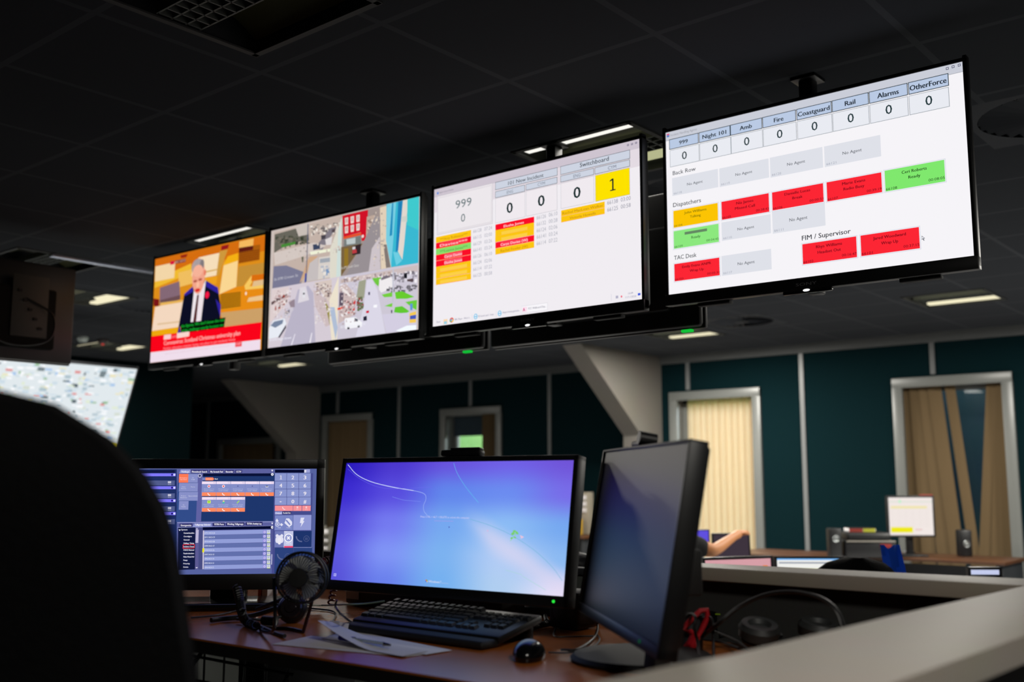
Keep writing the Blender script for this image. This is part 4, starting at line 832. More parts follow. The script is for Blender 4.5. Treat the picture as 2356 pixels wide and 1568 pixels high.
for x, n_ in ((788, 'Messages'), (845, 'Directory'), (900, 'User'), (956, 'Vehicles'), (1011, 'Options')): P.rect((x-7, 177), (x+7, 189), (230, 230, 244)); P.text(n_, (x-22, 201), (x+22, 201), 8, (226, 226, 240))
for x in (1262, 1299): P.disc((x, 186), 17, 17, (212, 212, 236)); P.disc((x, 186), 9, 10, (170, 172, 216))
P.poly([(244, 212), (1036, 208), (1042, 1030), (244, 1032)], (92, 96, 158)); P.poly([(258, 242), (272, 212), (353, 212), (353, 242)], TL)
for a_, b_, n_ in ((278, 340, 'Hotkeys'), (363, 487, 'Phonebook Search'), (514, 616, 'My Scratch Pad'), (641, 701, 'Recorder'), (727, 766, 'CCTV')):
    if n_ != 'Hotkeys': P.rect((a_-10, 214), (b_+8, 241), (62, 62, 120))
    P.text(n_, (a_, 238), (b_, 236), 15, (240, 238, 250), .02)
P.poly([(1012, 214), (1030, 214), (1021, 230)], WH); P.rect((250, 245), (410, 640), (50, 76, 138)); P.rect((440, 245), (1034, 634), (30, 54, 108)); P.poly([(440, 245), (1034, 243), (1034, 266), (440, 267)], (10, 18, 56))
P.rect((412, 245), (438, 640), (96, 98, 162))
for i, n_ in enumerate(('Emergency Services', 'On Call', 'Other Forces Agencies', 'Force', 'Police Stations', 'Specialists', 'Op Rooms')):
    x = 258+(i % 2)*77; y = 248+(i//2)*74; P.rect((x, y), (x+75, y+71), (255, 122, 84) if i == 0 else (136, 144, 200)); w_ = n_.split(' ')
    for k, q_ in enumerate(w_[:2]): P.text(q_, (x+37-len(q_)*3.4, y+36+k*14), (x+37+len(q_)*3.4, y+36+k*14), 9, (250, 220, 225) if i == 0 else (214, 216, 240))
P.ring((428, 263), 14, 15, 4, WH, (50, 56, 110)); P.ring((437, 703), 14, 15, 4, WH, (50, 56, 110))
P.rect((448, 277), (474, 300), (120, 130, 190)); P.poly([(474, 277), (535, 277), (547, 289), (535, 301), (474, 301)], (255, 132, 90)); P.text('Ambulance', (480, 293), (532, 293), 9, (250, 210, 200)); P.text('Back', (551, 293), (575, 293), 9, (250, 250, 250), .02)
for i in range(8):
    x = 446+(i % 5)*118.5; y = 309+(i//5)*128
    P.rect((x, y), (x+114, y+118), (132, 142, 200)); P.rect((x, y), (x+114, y+22), (240, 222, 244)); P.ring((x+101, y+11), 7, 8, 2, (190, 180, 214), (240, 222, 244)); P.rect((x, y+90), (x+114, y+120), (255, 138, 96))
    if i < 2: P.disc((x+57, y+40), 12, 12, (250, 240, 244)); P.rect((x+50, y+37), (x+64, y+43), (230, 30, 60)); P.rect((x+54, y+33), (x+60, y+47), (230, 30, 60))
    elif i == 4: P.poly([(x+48, y+44), (x+52, y+36), (x+62, y+36), (x+68, y+44)], (20, 20, 40)); P.rect((x+46, y+42), (x+70, y+48), (230, 230, 240))
    elif i == 5: P.rect((x+44, y+28), (x+70, y+52), (220, 240, 90)); P.rect((x+50, y+34), (x+64, y+46), (120, 210, 70))
    elif i == 6: P.rect((x+52, y+28), (x+64, y+40), (240, 220, 130)); P.rect((x+50, y+40), (x+66, y+52), (60, 200, 170))
    elif i == 7: P.poly([(x+46, y+50), (x+66, y+28), (x+71, y+32), (x+52, y+53)], (170, 235, 60))
    else: P.rect((x+52, y+34), (x+61, y+44), (90, 96, 160))
    P.text('Ambulance' if i < 4 else 'Force Line', (x+14, y+66), (x+98, y+66), 8, (196, 200, 232)); P.text('01267 232000', (x+18, y+80), (x+94, y+80), 8, (206, 210, 238))
    P.line([(x+48, y+96), (x+50, y+104), (x+58, y+112), (x+68, y+114)], .0022, (250, 236, 236))
P.line([(244, 648), (1040, 640)], .0012, (170, 176, 220)); P.line([(244, 686), (1040, 674)], .0012, (150, 156, 210)); P.poly([(368, 682), (380, 655), (524, 652), (526, 678)], TL)
for a_, b_, n_, y in ((272, 358, 'Emergencies', 677), (388, 516, 'Talkgroup Selector', 672), (545, 624, 'TETRA Ports', 669), (652, 784, 'Working Talkgroups', 667), (813, 933, 'TETRA Activity Log', 664)):
    if n_[0] != 'T' or 'TETRA' in n_: P.poly([(a_-10, y-22), (b_+9, y-24), (b_+9, y+4), (a_-10, y+6)], (48, 48, 104))
    P.text(n_, (a_, y), (b_, y-3), 15, (240, 238, 250), .02)
P.poly([(1012, 648), (1030, 648), (1021, 662)], WH); P.poly([(250, 688), (392, 685), (388, 1030), (250, 1034)], D1); P.poly([(392, 686), (418, 686), (414, 1030), (388, 1030)], (92, 90, 146)); P.rect((396, 706), (415, 812), (190, 184, 216)); P.poly([(396, 702), (414, 702), (405, 692)], WH); P.poly([(392, 1012), (412, 1012), (402, 1022)], WH)
P.poly([(420, 686), (452, 686), (450, 1028), (416, 1030)], (74, 78, 132)); P.poly([(452, 684), (1036, 674), (1036, 698), (452, 708)], (6, 12, 48)); P.poly([(1010, 700), (1036, 700), (1040, 1015), (1010, 1015)], (84, 88, 148)); P.rect((1015, 905), (1032, 990), (196, 196, 226))
P.text('System', (276, 711), (326, 709), 12, WH, .02); P.poly([(254, 703), (272, 703), (263, 716)], WH)
for i, n_ in enumerate(('Carmarthenshire', 'Ceredigion', 'General', 'Hailing / Setup', 'Incidents / Events', 'FORCE National', 'Pembrokeshire', 'Police Mutual Aid', 'Powys', 'Priority', 'Events')):
    y = 738+i*27.8; w_ = min(86, 6.6*len(n_)); P.text(n_, (296-i*.3, y), (296+w_-i*.3, y-1), 12, WH, .02)
P.line([(291, 828), (384, 826), (383, 855), (290, 858), (291, 828)], .0014, (244, 60, 66)); P.poly([(454, 712), (464, 712), (460, 1026), (450, 1028)], (206, 200, 222)); P.poly([(450, 856), (466, 856), (465, 890), (448, 890)], (238, 230, 30))
for i in range(9):
    y0 = 714+i*35.2; P.poly([(466, y0), (1008, y0-10), (1008, y0+22), (464, y0+34)], (146, 158, 216) if i % 2 == 0 else (98, 112, 172)); P.text('DP%02d INCA %02d' % (12-i, 60-i), (468, y0+24), (552-i, y0+22), 12, (220, 224, 244), .01)
    P.rect((946, y0-3), (971, y0+22), (150, 140, 226)); P.ring((959, y0+10), 8, 9, 3, WH, (150, 140, 226)); P.rect((979, y0-4), (1004, y0+20), (214, 216, 226)); P.rect((984, y0), (998, y0+13), (180, 190, 214)); P.rect((979, y0+20), (1006, y0+24), (214, 240, 110))
for yy in (252, 685): P.disc((1022, yy), 11, 11, (244, 244, 250)); P.disc((1022, yy), 4, 4, (80, 90, 150))
P.rect((1044, 213), (1282, 238), (6, 10, 44)); P.rect((1284, 213), (1300, 238), (220, 220, 236)); P.rect((1302, 210), (1330, 238), (156, 162, 214))
P.rect((1042, 242), (1336, 1060), (70, 76, 140))
for i, n_ in enumerate('123456789*0#'):
    x = 1044+(i % 3)*99; y = 243+(i//3)*65.5; P.rect((x, y), (x+94, y+62), (138, 150, 206)); P.text(n_, (x+37, y+49), (x+58 if n_ != '*' else x+55, y+49), 31 if n_ != '*' else 18, (236, 230, 240), .02)
for (a_, b_) in ((1044, 1190), (1194, 1262), (1267, 1336)): P.rect((a_, 507), (b_, 551), (246, 146, 152))
P.line([(1106, 518), (1108, 528), (1118, 538), (1128, 540)], .002, (246, 220, 226))
for x in (1228, 1301): P.rect((x-6, 514), (x+6, 530), (246, 206, 210)); P.text('PTT', (x-9, 544), (x+9, 544), 8, (246, 214, 220))
P.rect((1044, 556), (1102, 580), (150, 158, 216)); P.text('Dialpad', (1049, 575), (1098, 575), 13, WH, .01); P.rect((1106, 556), (1176, 576), (46, 44, 96)); P.text('Redial list', (1111, 573), (1172, 573), 13, WH, .02)
P.rect((1044, 586), (1115, 710), (122, 134, 196)); P.rect((1119, 586), (1190, 710), (122, 134, 196)); P.rect((1196, 584), (1340, 708), (146, 154, 212)); P.rect((1044, 716), (1116, 848), (112, 122, 182)); P.rect((1119, 716), (1191, 850), (196, 200, 232)); P.rect((1119, 838), (1191, 852), (234, 70, 110)); P.rect((1196, 716), (1342, 846), (30, 52, 108)); P.rect((1044, 852), (1190, 1060), (44, 66, 124)); P.rect((1198, 852), (1344, 1060), (44, 66, 124))
P.line([(1196, 850), (1344, 850)], .001, (150, 160, 206)); P.poly([(1256, 606), (1286, 606), (1274, 634), (1286, 634), (1254, 684), (1262, 650), (1248, 650)], WH)
P.poly([(1122, 650), (1136, 612), (1160, 612), (1184, 640), (1184, 664), (1160, 684)], WH); P.poly([(1130, 628), (1140, 622), (1172, 660), (1164, 668)], (122, 134, 196)); P.poly([(1048, 634), (1060, 612), (1074, 634), (1060, 642)], WH); P.ring((1064, 660), 18, 19, 4, WH, (122, 134, 196)); P.rect((1058, 651), (1062, 669), WH); P.rect((1066, 651), (1070, 669), WH); P.poly([(1084, 664), (1094, 650), (1112, 662), (1098, 676)], WH)
P.text('Hold', (1068, 692), (1090, 692), 9, WH); P.text('Transfer', (1138, 692), (1172, 692), 9, WH); P.text('Conf', (1070, 822), (1092, 822), 9, WH); P.text('Wrap Up', (1136, 822), (1174, 822), 10, WH, .02); P.text('PIP', (1122, 726), (1144, 726), 9, WH, .03)
for x in (1062, 1100): P.disc((x, 754), 12, 13, WH); P.disc((x, 788), 14, 26, WH)
P.disc((1081, 764), 13, 14, WH); P.disc((1081, 796), 16, 30, (236, 234, 246)); P.ring((1155, 772), 35, 36, 7, (250, 250, 254), (150, 158, 210)); P.line([(1144, 760), (1166, 784)], .0026, (250, 250, 254)); P.line([(1166, 760), (1144, 784)], .0026, (250, 250, 254))
for dx, dy in ((0, 0), (-154, 146)):
    P.line([(1218+dx, 758+dy), (1224+dx, 780+dy), (1242+dx, 798+dy), (1266+dx, 802+dy)], .0032, (96, 106, 150)); P.ring((1302+dx, 778+dy), 24, 25, 3, (88, 98, 142), (30, 52, 108) if dx == 0 else (44, 66, 124)); P.rect((1294+dx, 768+dy), (1298+dx, 790+dy), (88, 98, 142)); P.rect((1305+dx, 768+dy), (1309+dx, 790+dy), (88, 98, 142))
P.build(M1)
# ================================================================== THINGS ON THE NEAR DESK
def black_box(label, x0, x1, y, d, h, nm, cat, m=black):
    r = thing(nm, label, cat, ((x0+x1)/2, y+d/2, DESK)); MB().box((0, 0, h/2+.003), (x1-x0, d, h), bev=.008).build('casing', m, r)
    MB().box((0, 0, .0015), (x1-x0-.04, d-.03, .003)).build('feet', blackm, r)
    return r
# long black unit lying behind the keyboard under the wide monitor, with its white label
xa = onY(764, 1400, 1.92).x; xb_ = onY(1122, 1400, 1.92).x
r = black_box('long low black speaker unit lying under the wide monitor, white label on its left', xa, xb_, 1.965, .10, .068, 'speaker_unit', 'speaker')
lx0, lx1 = onY(798, 1374, 1.965).x, onY(826, 1374, 1.965).x
q = MB().box(((lx0+lx1)/2-r.location.x, -.0512, .040), (lx1-lx0, .0012, .046)).build('white_label', paper, r)
label_mesh('label_lettering', 'AFM 21 (17)', lx0-r.location.x+.004, lx1-r.location.x-.004, .038, .005, T(0, -.0518, 0), darkgrey, q)
MB().box((.0, -.051, .034), (.12, .001, .04)).build('speaker_grille', blackm, r)
xa = onY(1262, 1410, 1.95).x
r = black_box('small black upright box under the right corner of the wide monitor', xa, xa+.085, 1.95, .08, .085, 'desk_speaker', 'speaker')
MB().lathe([(.030, 0), (.022, .004), (0, .004)], 24, T(0, -.040, .045) @ RX(R(90))).build('speaker_cone', darkgrey, r)
# ---- keyboard
kx0, kx1, ky0, ky1 = -1.875, -1.425, 1.61, 1.808
kb = thing('keyboard', 'black computer keyboard with wrist rest in front of the wide monitor', 'keyboard', ((kx0+kx1)/2, (ky0+ky1)/2, DESK), R(0))
kw, kd = kx1-kx0, ky1-ky0
TK = T(0, 0, .030) @ RX(R(12))
MB().box((0, .02, -.004), (kw, kd-.05, .018), TK, bev=.006).box((0, .08, .018), (kw*.9, .02, .036), bev=.004).build('case', black, kb)
MB().box((0, -kd/2+.028, .010), (kw-.01, .056, .016), bev=.007, seg=3).build('wrist_rest', blackm, kb)
keym = mat('key_plastic', (24, 26, 31), .28, spec=.9)
u = .0196; KX = -kw/2+.006
def keymesh(w, d):
    mb = MB(); t = .0022
    v = [mb.bm.verts.new(c) for c in ((-w/2, -d/2, 0), (w/2, -d/2, 0), (w/2, d/2, 0), (-w/2, d/2, 0), (-w/2+t, -d/2+t, .0065), (w/2-t, -d/2+t, .0065), (w/2-t, d/2-t, .0065), (-w/2+t, d/2-t, .0065))]
    for f in ((0, 3, 2, 1), (4, 5, 6, 7), (0, 1, 5, 4), (1, 2, 6, 5), (2, 3, 7, 6), (3, 0, 4, 7)): mb.bm.faces.new([v[i] for i in f])
    return mb
protos = {}
def key(x, y, w=1, d=1):
    """x, y in key units from the upper left of the block"""
    k = (w, d)
    if k not in protos:
        o = keymesh(u*w-.0024, u*d-.0024).build('key', keym, kb); protos[k] = o.data
    else:
        o = bpy.data.objects.new('key', protos[k]); COL.objects.link(o); o.parent = kb
    p = TK @ Vector((KX+(x+w/2)*u, .090-(y+d/2)*u, .0045)); o.location = p; o.rotation_euler = (R(12), 0, 0)
for i in range(13): key(i*1.12+(0 if i == 0 else .3), 0)
for i in range(13): key(i, 1.25)
key(13, 1.25, 2)
key(0, 2.25, 1.5)
for i in range(12): key(1.5+i, 2.25)
key(13.5, 2.25, 1.5)
key(0, 3.25, 1.75)
for i in range(11): key(1.75+i, 3.25)
key(12.75, 3.25, 2.25)
key(0, 4.25, 2.25)
for i in range(10): key(2.25+i, 4.25)
key(12.25, 4.25, 2.75)
for x, w in ((0, 1.25), (1.25, 1.25), (2.5, 1.25), (3.75, 6.25), (10, 1.25), (11.25, 1.25), (12.5, 1.25), (13.75, 1.25)): key(x, 5.25, w)
for i in range(3):
    for j in (1.25, 2.25): key(15.3+i, j)
key(16.3, 4.25)
for i in range(3): key(15.3+i, 5.25)
for i in range(4): key(18.6+i, 1.25)
for j in (2.25, 3.25, 4.25):
    for i in range(3): key(18.6+i, j)
# ---- mouse
p = onZ(1218, 1515, DESK)
ms = thing('computer_mouse', 'black wired computer mouse right of the keyboard', 'mouse', (p.x, p.y, DESK), R(28))
mb = MB(); bmesh.ops.create_icosphere(mb.bm, subdivisions=4, radius=1)
for v in mb.bm.verts:
    x, y, z = v.co; z = max(z, -.32); k = 1-.18*abs(y)**2 if y > 0 else 1; v.co = Vector((x*.031*k, y*.057, (z+.32)*.029*(1-.22*max(0, y))))
mb.build('body', blackg, ms)
MB().tube([(0, .046, .026), (0, .020, .0375)], .0022, 8).build('scroll_wheel', darkgrey, ms)
cable_m = mat('cable_black', (18, 18, 19), .45)
def cable(label, pts, r=.0028, nm='cable', m=cable_m, n=10, cat='cable', group=None):
    c = sum((Vector(p) for p in pts), Vector())/len(pts); lo = min(p[2] for p in pts)
    o = MB().tube(smooth_path([Vector(p)-Vector((c.x, c.y, lo)) for p in pts], n), r, 8).build(nm, m); o.location = (c.x, c.y, lo)
    return tag(o, label, cat, group)
def zp(x, y, h=.0035): q = onZ(x, y, DESK+h); return (q.x, q.y, q.z)
MB().tube(smooth_path([Vector(q)-ms.location for q in ((zp(1262, 1500, .006)), zp(1310, 1500), zp(1362, 1488), zp(1380, 1470), zp(1370, 1455))], 8), .0018, 6, M=RZ(R(-28))).build('mouse_cable', cable_m, ms)
# ---- papers, pen
pa = thing('paper_sheets', 'pile of white paper sheets, top one curling up, left of the keyboard', 'papers', (onZ(800, 1475, DESK).x, onZ(800, 1475, DESK).y, DESK))
def sheet(corners, z, curl=None, nm='sheet'):
    P4_ = [onZ(*c, DESK+z) for c in corners]; n = 14; mb = MB(); g = []
    for j in range(n+1):
        row = []
        for i in range(n+1):
            s_, t_ = i/n, j/n; p = P4_[0].lerp(P4_[1], s_).lerp(P4_[3].lerp(P4_[2], s_), t_)
            dzz = curl(s_, t_) if curl else 0
            row.append(mb.bm.verts.new((p.x-pa.location.x, p.y-pa.location.y, z+dzz)))
        g.append(row)
    for j in range(n):
        for i in range(n): mb.bm.faces.new((g[j][i], g[j][i+1], g[j+1][i+1], g[j+1][i]))
    me = mb.build(nm, paper, pa, smooth=False); sm = me.modifiers.new('thickness', 'SOLIDIFY'); sm.thickness = .0004; sm.offset = 1
    return me
sheet([(625, 1481), (716, 1462), (1036, 1497), (935, 1510)], .0012)
sheet([(740, 1468), (800, 1448), (1040, 1495), (980, 1505)], .0024)
sheet([(730, 1474), (762, 1456), (985, 1497), (925, 1509)], .0040, lambda s_, t_: .040*max(0, (1-t_)-.35)**1.4*(1.2-.5*s_)*1.6)
pn = thing('pen', 'clear ballpoint pen with blue grip lying on the paper sheets', 'pen', zp(840, 1470, .0205))
ax = (Vector(zp(898, 1483, .012))-Vector(zp(782, 1466, .012))); a0 = Vector(zp(782, 1466, .012))-Vector(pn.location)
MB().tube([a0, a0+ax*.28], .0055, 12).build('blue_grip', mat('blue_rubber', (34, 32, 170), .4), pn)
MB().tube([a0+ax*.28, a0+ax*.88], .0045, 12).build('clear_barrel', mat('clear_plastic', (200, 210, 206), .1, trans=.7), pn)
MB().tube([a0+ax*.88, a0+ax], .004, 12, r2=.0025).build('metal_tip', steel, pn)
MB().tube([a0+ax*.28, a0+ax*.30], .006, 12).build('metal_ring', steel, pn)
tn = thing('folded_note', 'small folded white card standing behind the pen', 'paper', zp(774, 1458, .0))
MB().box((0, 0, .017), (.028, .001, .026), RX(R(12)) @ RZ(R(10)), bev=0).build('card_front', paper, tn)
MB().box((.002, .016, .015), (.028, .001, .024), RX(R(-14)) @ RZ(R(10))).build('card_back', paper, tn)
# ---- desk fan
fc = onD(692, 1328, 2.20); fb = (fc.x, fc.y, DESK)
fan = thing('desk_fan', 'small round black desk fan with wire guard in front of the left monitor', 'fan', fb, R(38))
hz = fc.z-DESK; FR = .0545*2390/2390*2.20/2.20
FR = 57/2390*2.20
MF = T(0, 0, hz) @ RX(R(90-4))
def circ(r_, z_, n=40): return [(r_*math.cos(k*2*math.pi/n), r_*math.sin(k*2*math.pi/n), z_) for k in range(n)]
mb = MB(); mb.tube(circ(FR, 0), .0026, 8, True, MF).tube(circ(FR, -.028), .0022, 8, True, MF)
for k in range(44):
    a_ = k*2*math.pi/44; c, s_ = math.cos(a_), math.sin(a_); c2, s2 = math.cos(a_+.25), math.sin(a_+.25)
    mb.tube([(c*FR, s_*FR, 0), (c2*FR*.82, s2*FR*.82, .016), (math.cos(a_+.42)*FR*.3, math.sin(a_+.42)*FR*.3, .022)], .0009, 5, M=MF)
    mb.tube([(c*FR, s_*FR, -.028), (c*FR*.3, s_*FR*.3, -.046)], .0009, 5, M=MF)
mb.build('wire_guard', black, fan)
MB().lathe([(0, .018), (FR*.36, .019), (FR*.38, .022), (FR*.36, .027), (0, .028)], 28, MF).build('guard_badge', blackm, fan)
MB().lathe([(0, -.06), (.02, -.058), (.024, -.03), (.02, -.02), (0, -.02)], 20, MF).build('motor', black, fan)
blade = mat('grey_fan_blade', (214, 216, 204), .25)
for k in range(5):
    mb = MB(); rows = []
    for j in range(6):
        t = j/5; rr = .016+(FR*.88-.016)*t; aa = .35*t
        rows.append([mb.bm.verts.new((rr*math.cos(aa+w_), rr*math.sin(aa+w_), -.008+.014*(w_+.05)*1.6)) for w_ in (-.58+.12*(1-t), -.2, .2, .64-.10*(1-t))])
    for p_, q_ in zip(rows, rows[1:]):
        for i in range(3): mb.bm.faces.new((p_[i], p_[i+1], q_[i+1], q_[i]))
    bmesh.ops.solidify(mb.bm, geom=mb.bm.faces[:], thickness=.001)
    for v in mb.bm.verts: v.co = MF @ (RZ(k*2*math.pi/5) @ v.co)
    mb.build('blade', blade, fan)
# U shaped stand: two legs down to a foot bar, leaning to the right
Mi = (T(*fan.location) @ RZ(R(38))).inverted()
ft = Mi @ Vector(zp(698, 1452, .004)); pv = Mi @ onD(735, 1322, 2.20)
MB().tube(smooth_path([pv+Vector((.0, 0, .012)), pv.lerp(ft, .5), ft], 6), .0042, 8).tube(smooth_path([ft, ft+Vector((-.05, .05, 0)), ft+Vector((-.105, .03, 0)), Vector((-FR-.004, .01, .03)), Vector((-FR-.004, 0, hz))], 6), .004, 8).tube([pv+Vector((.0, 0, .012)), Vector((FR-.002, 0, hz))], .004, 8).build('stand', blackg, fan)
cable('thin black cable looping over the desk right of the fan', [zp(752, 1437), zp(770, 1422), zp(765, 1405), zp(700, 1398), zp(655, 1397), zp(610, 1403)], .0022)
# ---- headset lying by the fan
c0 = Vector(zp(672, 1432, .0)); hs = thing('headset', 'black telephone headset with round ear cup lying beside the fan', 'headset', (c0.x, c0.y, DESK), R(35))
MC = T(0, 0, .034) @ RX(R(72))
MB().lathe([(0, -.014), (.030, -.014), (.036, -.006), (.036, .004), (.030, .012), (.020, .012), (.018, .006), (0, .006)], 28, MC).build('ear_cushion', mat('black_leatherette', (20, 18, 20), .35), hs)
MB().lathe([(.024, .010), (.028, .014), (.024, .018), (.014, .017), (.013, .022), (0, .024)], 28, MC).build('ear_cup', mat('glossy_ear_cup', (44, 36, 40), .18, .4), hs)
MB().tube(smooth_path([(-.03, 0, .034), (-.05, .02, .03), (-.11, .03, .012), (-.17, .0, .008), (-.19, -.03, .008)], 8), .006, 8).tube(smooth_path([(.0, .01, .07), (-.04, .06, .05), (-.12, .09, .02)], 8), .005, 8).build('headband', black, hs)
MB().tube(smooth_path([(-.01, -.01, .02), (-.05, -.025, .01), (-.09, -.035, .012), (-.13, -.02, .01)], 8), .0035, 8).tube([(-.055, -.05, .012), (-.02, -.065, .012)], .011, 12).build('microphone_boom', black, hs)
def coil(pts, R_, r_, turns, seg=8):
    sp = smooth_path(pts, 20); n = len(sp); out = []
    for i in range(turns*seg+1):
        t = i/(turns*seg)*(n-1); k = min(n-2, int(t)); p = sp[k].lerp(sp[k+1], t-k); d = (sp[k+1]-sp[k]).normalized()
        x = d.cross(Vector((0, 1, .3))).normalized(); y = d.cross(x); a_ = i/seg*2*math.pi
        out.append(p+(x*math.cos(a_)+y*math.sin(a_))*R_)
    return MB().tube(out, r_, 6)
def coil_cord(label, pts, R_, r_, turns, m=cable_m):
    lo = min(p[2] for p in pts); c = Vector(pts[0]); c = Vector((c.x, c.y, lo))
    o = coil([Vector(p)-c for p in pts], R_, r_, turns).build('coiled_cord', m); o.location = c; return tag(o, label, 'cord')
top = onD(545, 1350, 2.45)
coil_cord('curly black cord hanging in front of the left monitor stand', [top, onD(553, 1385, 2.42), onD(556, 1408, 2.38), zp(566, 1428, .012), zp(590, 1440, .012)], .0085, .0028, 26)
cable('black cable lying diagonally in front of the left monitor stand', [zp(556, 1420, .006), zp(580, 1432, .004), zp(615, 1447, .004), zp(640, 1458, .004), zp(655, 1462, .006)], .0045)
cable('long thin cable at the foot of the left monitor', [zp(440, 1420, .004), zp(500, 1414, .004), zp(560, 1400, .004), zp(600, 1392, .004), zp(640, 1386, .004), zp(720, 1388, .004)], .0022)
# coiled dark red cord between the monitors
coil_cord('dark red curly cord between the left and middle monitors', [onD(734, 1300, 2.62), onD(752, 1288, 2.64), onD(770, 1292, 2.66), onD(772, 1330, 2.66), onD(760, 1392, 2.62)], .0075, .0026, 24, mat('dark_red_cord', (96, 26, 40), .4))
# orange and white folder edge behind the left monitor foot
p = onZ(612, 1372, DESK); r = thing('folder', 'upright white and orange folder edge behind the left monitor', 'folder', (p.x, p.y, DESK), R(40))
MB().box((.012, 0, .07), (.016, .14, .14), bev=.002).build('white_folder_spine', paper, r); MB().box((-.004, 0, .068), (.010, .14, .136), RY(R(3)), bev=.002).build('orange_folder_spine', mat('orange_card', (206, 96, 26), .6), r)
# cables under the wide monitor
cable('thick black cable under the right half of the wide monitor', [zp(1130, 1402, .02), zp(1180, 1398, .012), zp(1235, 1398, .014), zp(1252, 1412, .004), zp(1258, 1428, .004)], .0055)
coil_cord('curly black cord right of the keyboard', [zp(1215, 1446, .01), zp(1240, 1438, .01), zp(1275, 1432, .01), zp(1320, 1436, .01)], .006, .002, 26)
cable('thin cable curving beside the foot of the dark monitor', [zp(1280, 1440), zp(1275, 1462), zp(1310, 1464), zp(1372, 1462)], .0018)
cable('cable draped down the side of the dark monitor', [onD(1340, 1375, 2.35), onD(1362, 1400, 2.3), zp(1375, 1436, .01), zp(1368, 1465), zp(1330, 1492), zp(1290, 1494)], .0026)
cable('pale cable trailing across the long black speaker unit', [onD(700, 1390, 2.5), zp(740, 1392, .02), onD(790, 1390, 2.42), onD(840, 1388, 2.42), onD(885, 1382, 2.42)], .002, m=mat('pale_green_cable', (96, 110, 92), .5))
cable('black cable rising beside the wide monitor\'s left corner', [onD(775, 1380, 2.2), onD(772, 1395, 2.2), onD(785, 1412, 2.18), zp(810, 1430, .012), zp(840, 1436, .008)], .0024)
# ---- clutter behind the right monitor
red = mat('red_plastic', (170, 24, 34), .35)
a_ = onZ(1580, 1500, DESK); rh = thing('scissors', 'red handled scissors standing in a pot behind the dark monitor', 'scissors', (a_.x+.02, a_.y+.03, DESK+.0))
def loc(o, x, y, d): return onD(x, y, d)-Vector(o.location)
dd = (Vector(zp(1590, 1500))-CAM).dot(FW)+.02
loop = [(1572, 1446), (1590, 1424), (1612, 1404), (1626, 1402), (1628, 1418), (1618, 1440), (1606, 1462), (1588, 1452)]
MB().tube([loc(rh, x, y, dd) for x, y in loop], .0058, 10, True).tube(smooth_path([loc(rh, 1600, 1462, dd), loc(rh, 1590, 1482, dd), loc(rh, 1572, 1500, dd), loc(rh, 1548, 1504, dd)], 6), .011, 10).build('red_handle', red, rh)
MB().tube([loc(rh, 1552, 1504, dd), loc(rh, 1542, 1530, dd)], .005, 8).build('blade', steel, rh)
MB().lathe([(0, .0), (.030, 0), (.032, .07), (.029, .07), (.028, .006), (0, .006)], 24, T(-.035, .0, 0)).build('pot', darkgrey, rh)
cable('black cable hooked over the red handles', [zp(1612, 1528), onD(1606, 1480, dd-.05), onD(1598, 1445, dd-.05), onD(1600, 1420, dd-.04), onD(1588, 1412, dd), onD(1570, 1428, dd+.02)], .0032)
cable('black cable arching right of the red handles', [zp(1642, 1518), onD(1641, 1470, dd-.04), onD(1640, 1432, dd-.02), onD(1630, 1418, dd), onD(1612, 1424, dd+.02)], .0030)
cable('black cable bowing up high over the desk corner', [zp(1600, 1475, .01), onD(1650, 1436, 2.02), onD(1700, 1396, 2.02), onD(1760, 1368, 2.0), onD(1825, 1361, 1.96), onD(1885, 1374, 1.9), onD(1925, 1404, 1.85), onD(1943, 1450, 1.8), onD(1948, 1500, 1.8)], .0042)
p0 = onZ(1735, 1466, DESK); r = thing('network_box', 'flat black network box with a painted green glint behind the desk corner', 'electronic box', (p0.x, p0.y+.08, DESK), R(28))
MB().box((-.01, .02, .030), (.26, .16, .046), bev=.005).build('casing', blackg, r); MB().box((-.08, -.062, .047), (.08, .003, .003)).build('green_glint', mat('lime_glint', (120, 150, 30), .3), r); MB().box((0, 0, .004), (.22, .14, .007)).build('feet', blackm, r)  # the green glint is modelled as a coloured sliver
p0 = onZ(1790, 1492, DESK); r = thing('headphones', 'black padded headphones lying behind the near screen edge', 'headphones', (p0.x+.035, p0.y-.03, DESK), R(20))
cush = mat('grey_black_cushion', (44, 46, 46), .55)
for x, y, z, t in ((-.055, 0, .034, 14), (.060, .02, .040, 8)):
    M = T(x, y, z) @ RX(R(t)) @ RY(R(8)); MB().lathe([(.018, .014), (.024, .022), (.036, .022), (.042, .012), (.040, -.006), (.030, -.012), (0, -.012), (0, .008), (.018, .010)], 30, M).build('ear_cushion', cush, r)
    MB().lathe([(0, -.034), (.026, -.032), (.036, -.012), (0, -.012)], 24, M).build('ear_cup', black, r)
MB().tube(smooth_path([(-.06, .03, .02), (-.07, .10, .015), (0, .15, .014), (.07, .12, .015), (.06, .05, .03)], 8), .008, 8).build('headband', black, r)
for i, (pts) in enumerate(([(1615, 1470), (1660, 1476), (1700, 1490)], [(1640, 1448), (1690, 1470), (1720, 1492)])): cable(('thin cable among the clutter behind the red handles', 'second thin cable crossing in front of the network box')[i], [zp(x, y, .012+.01*i) for x, y in pts], .0024)
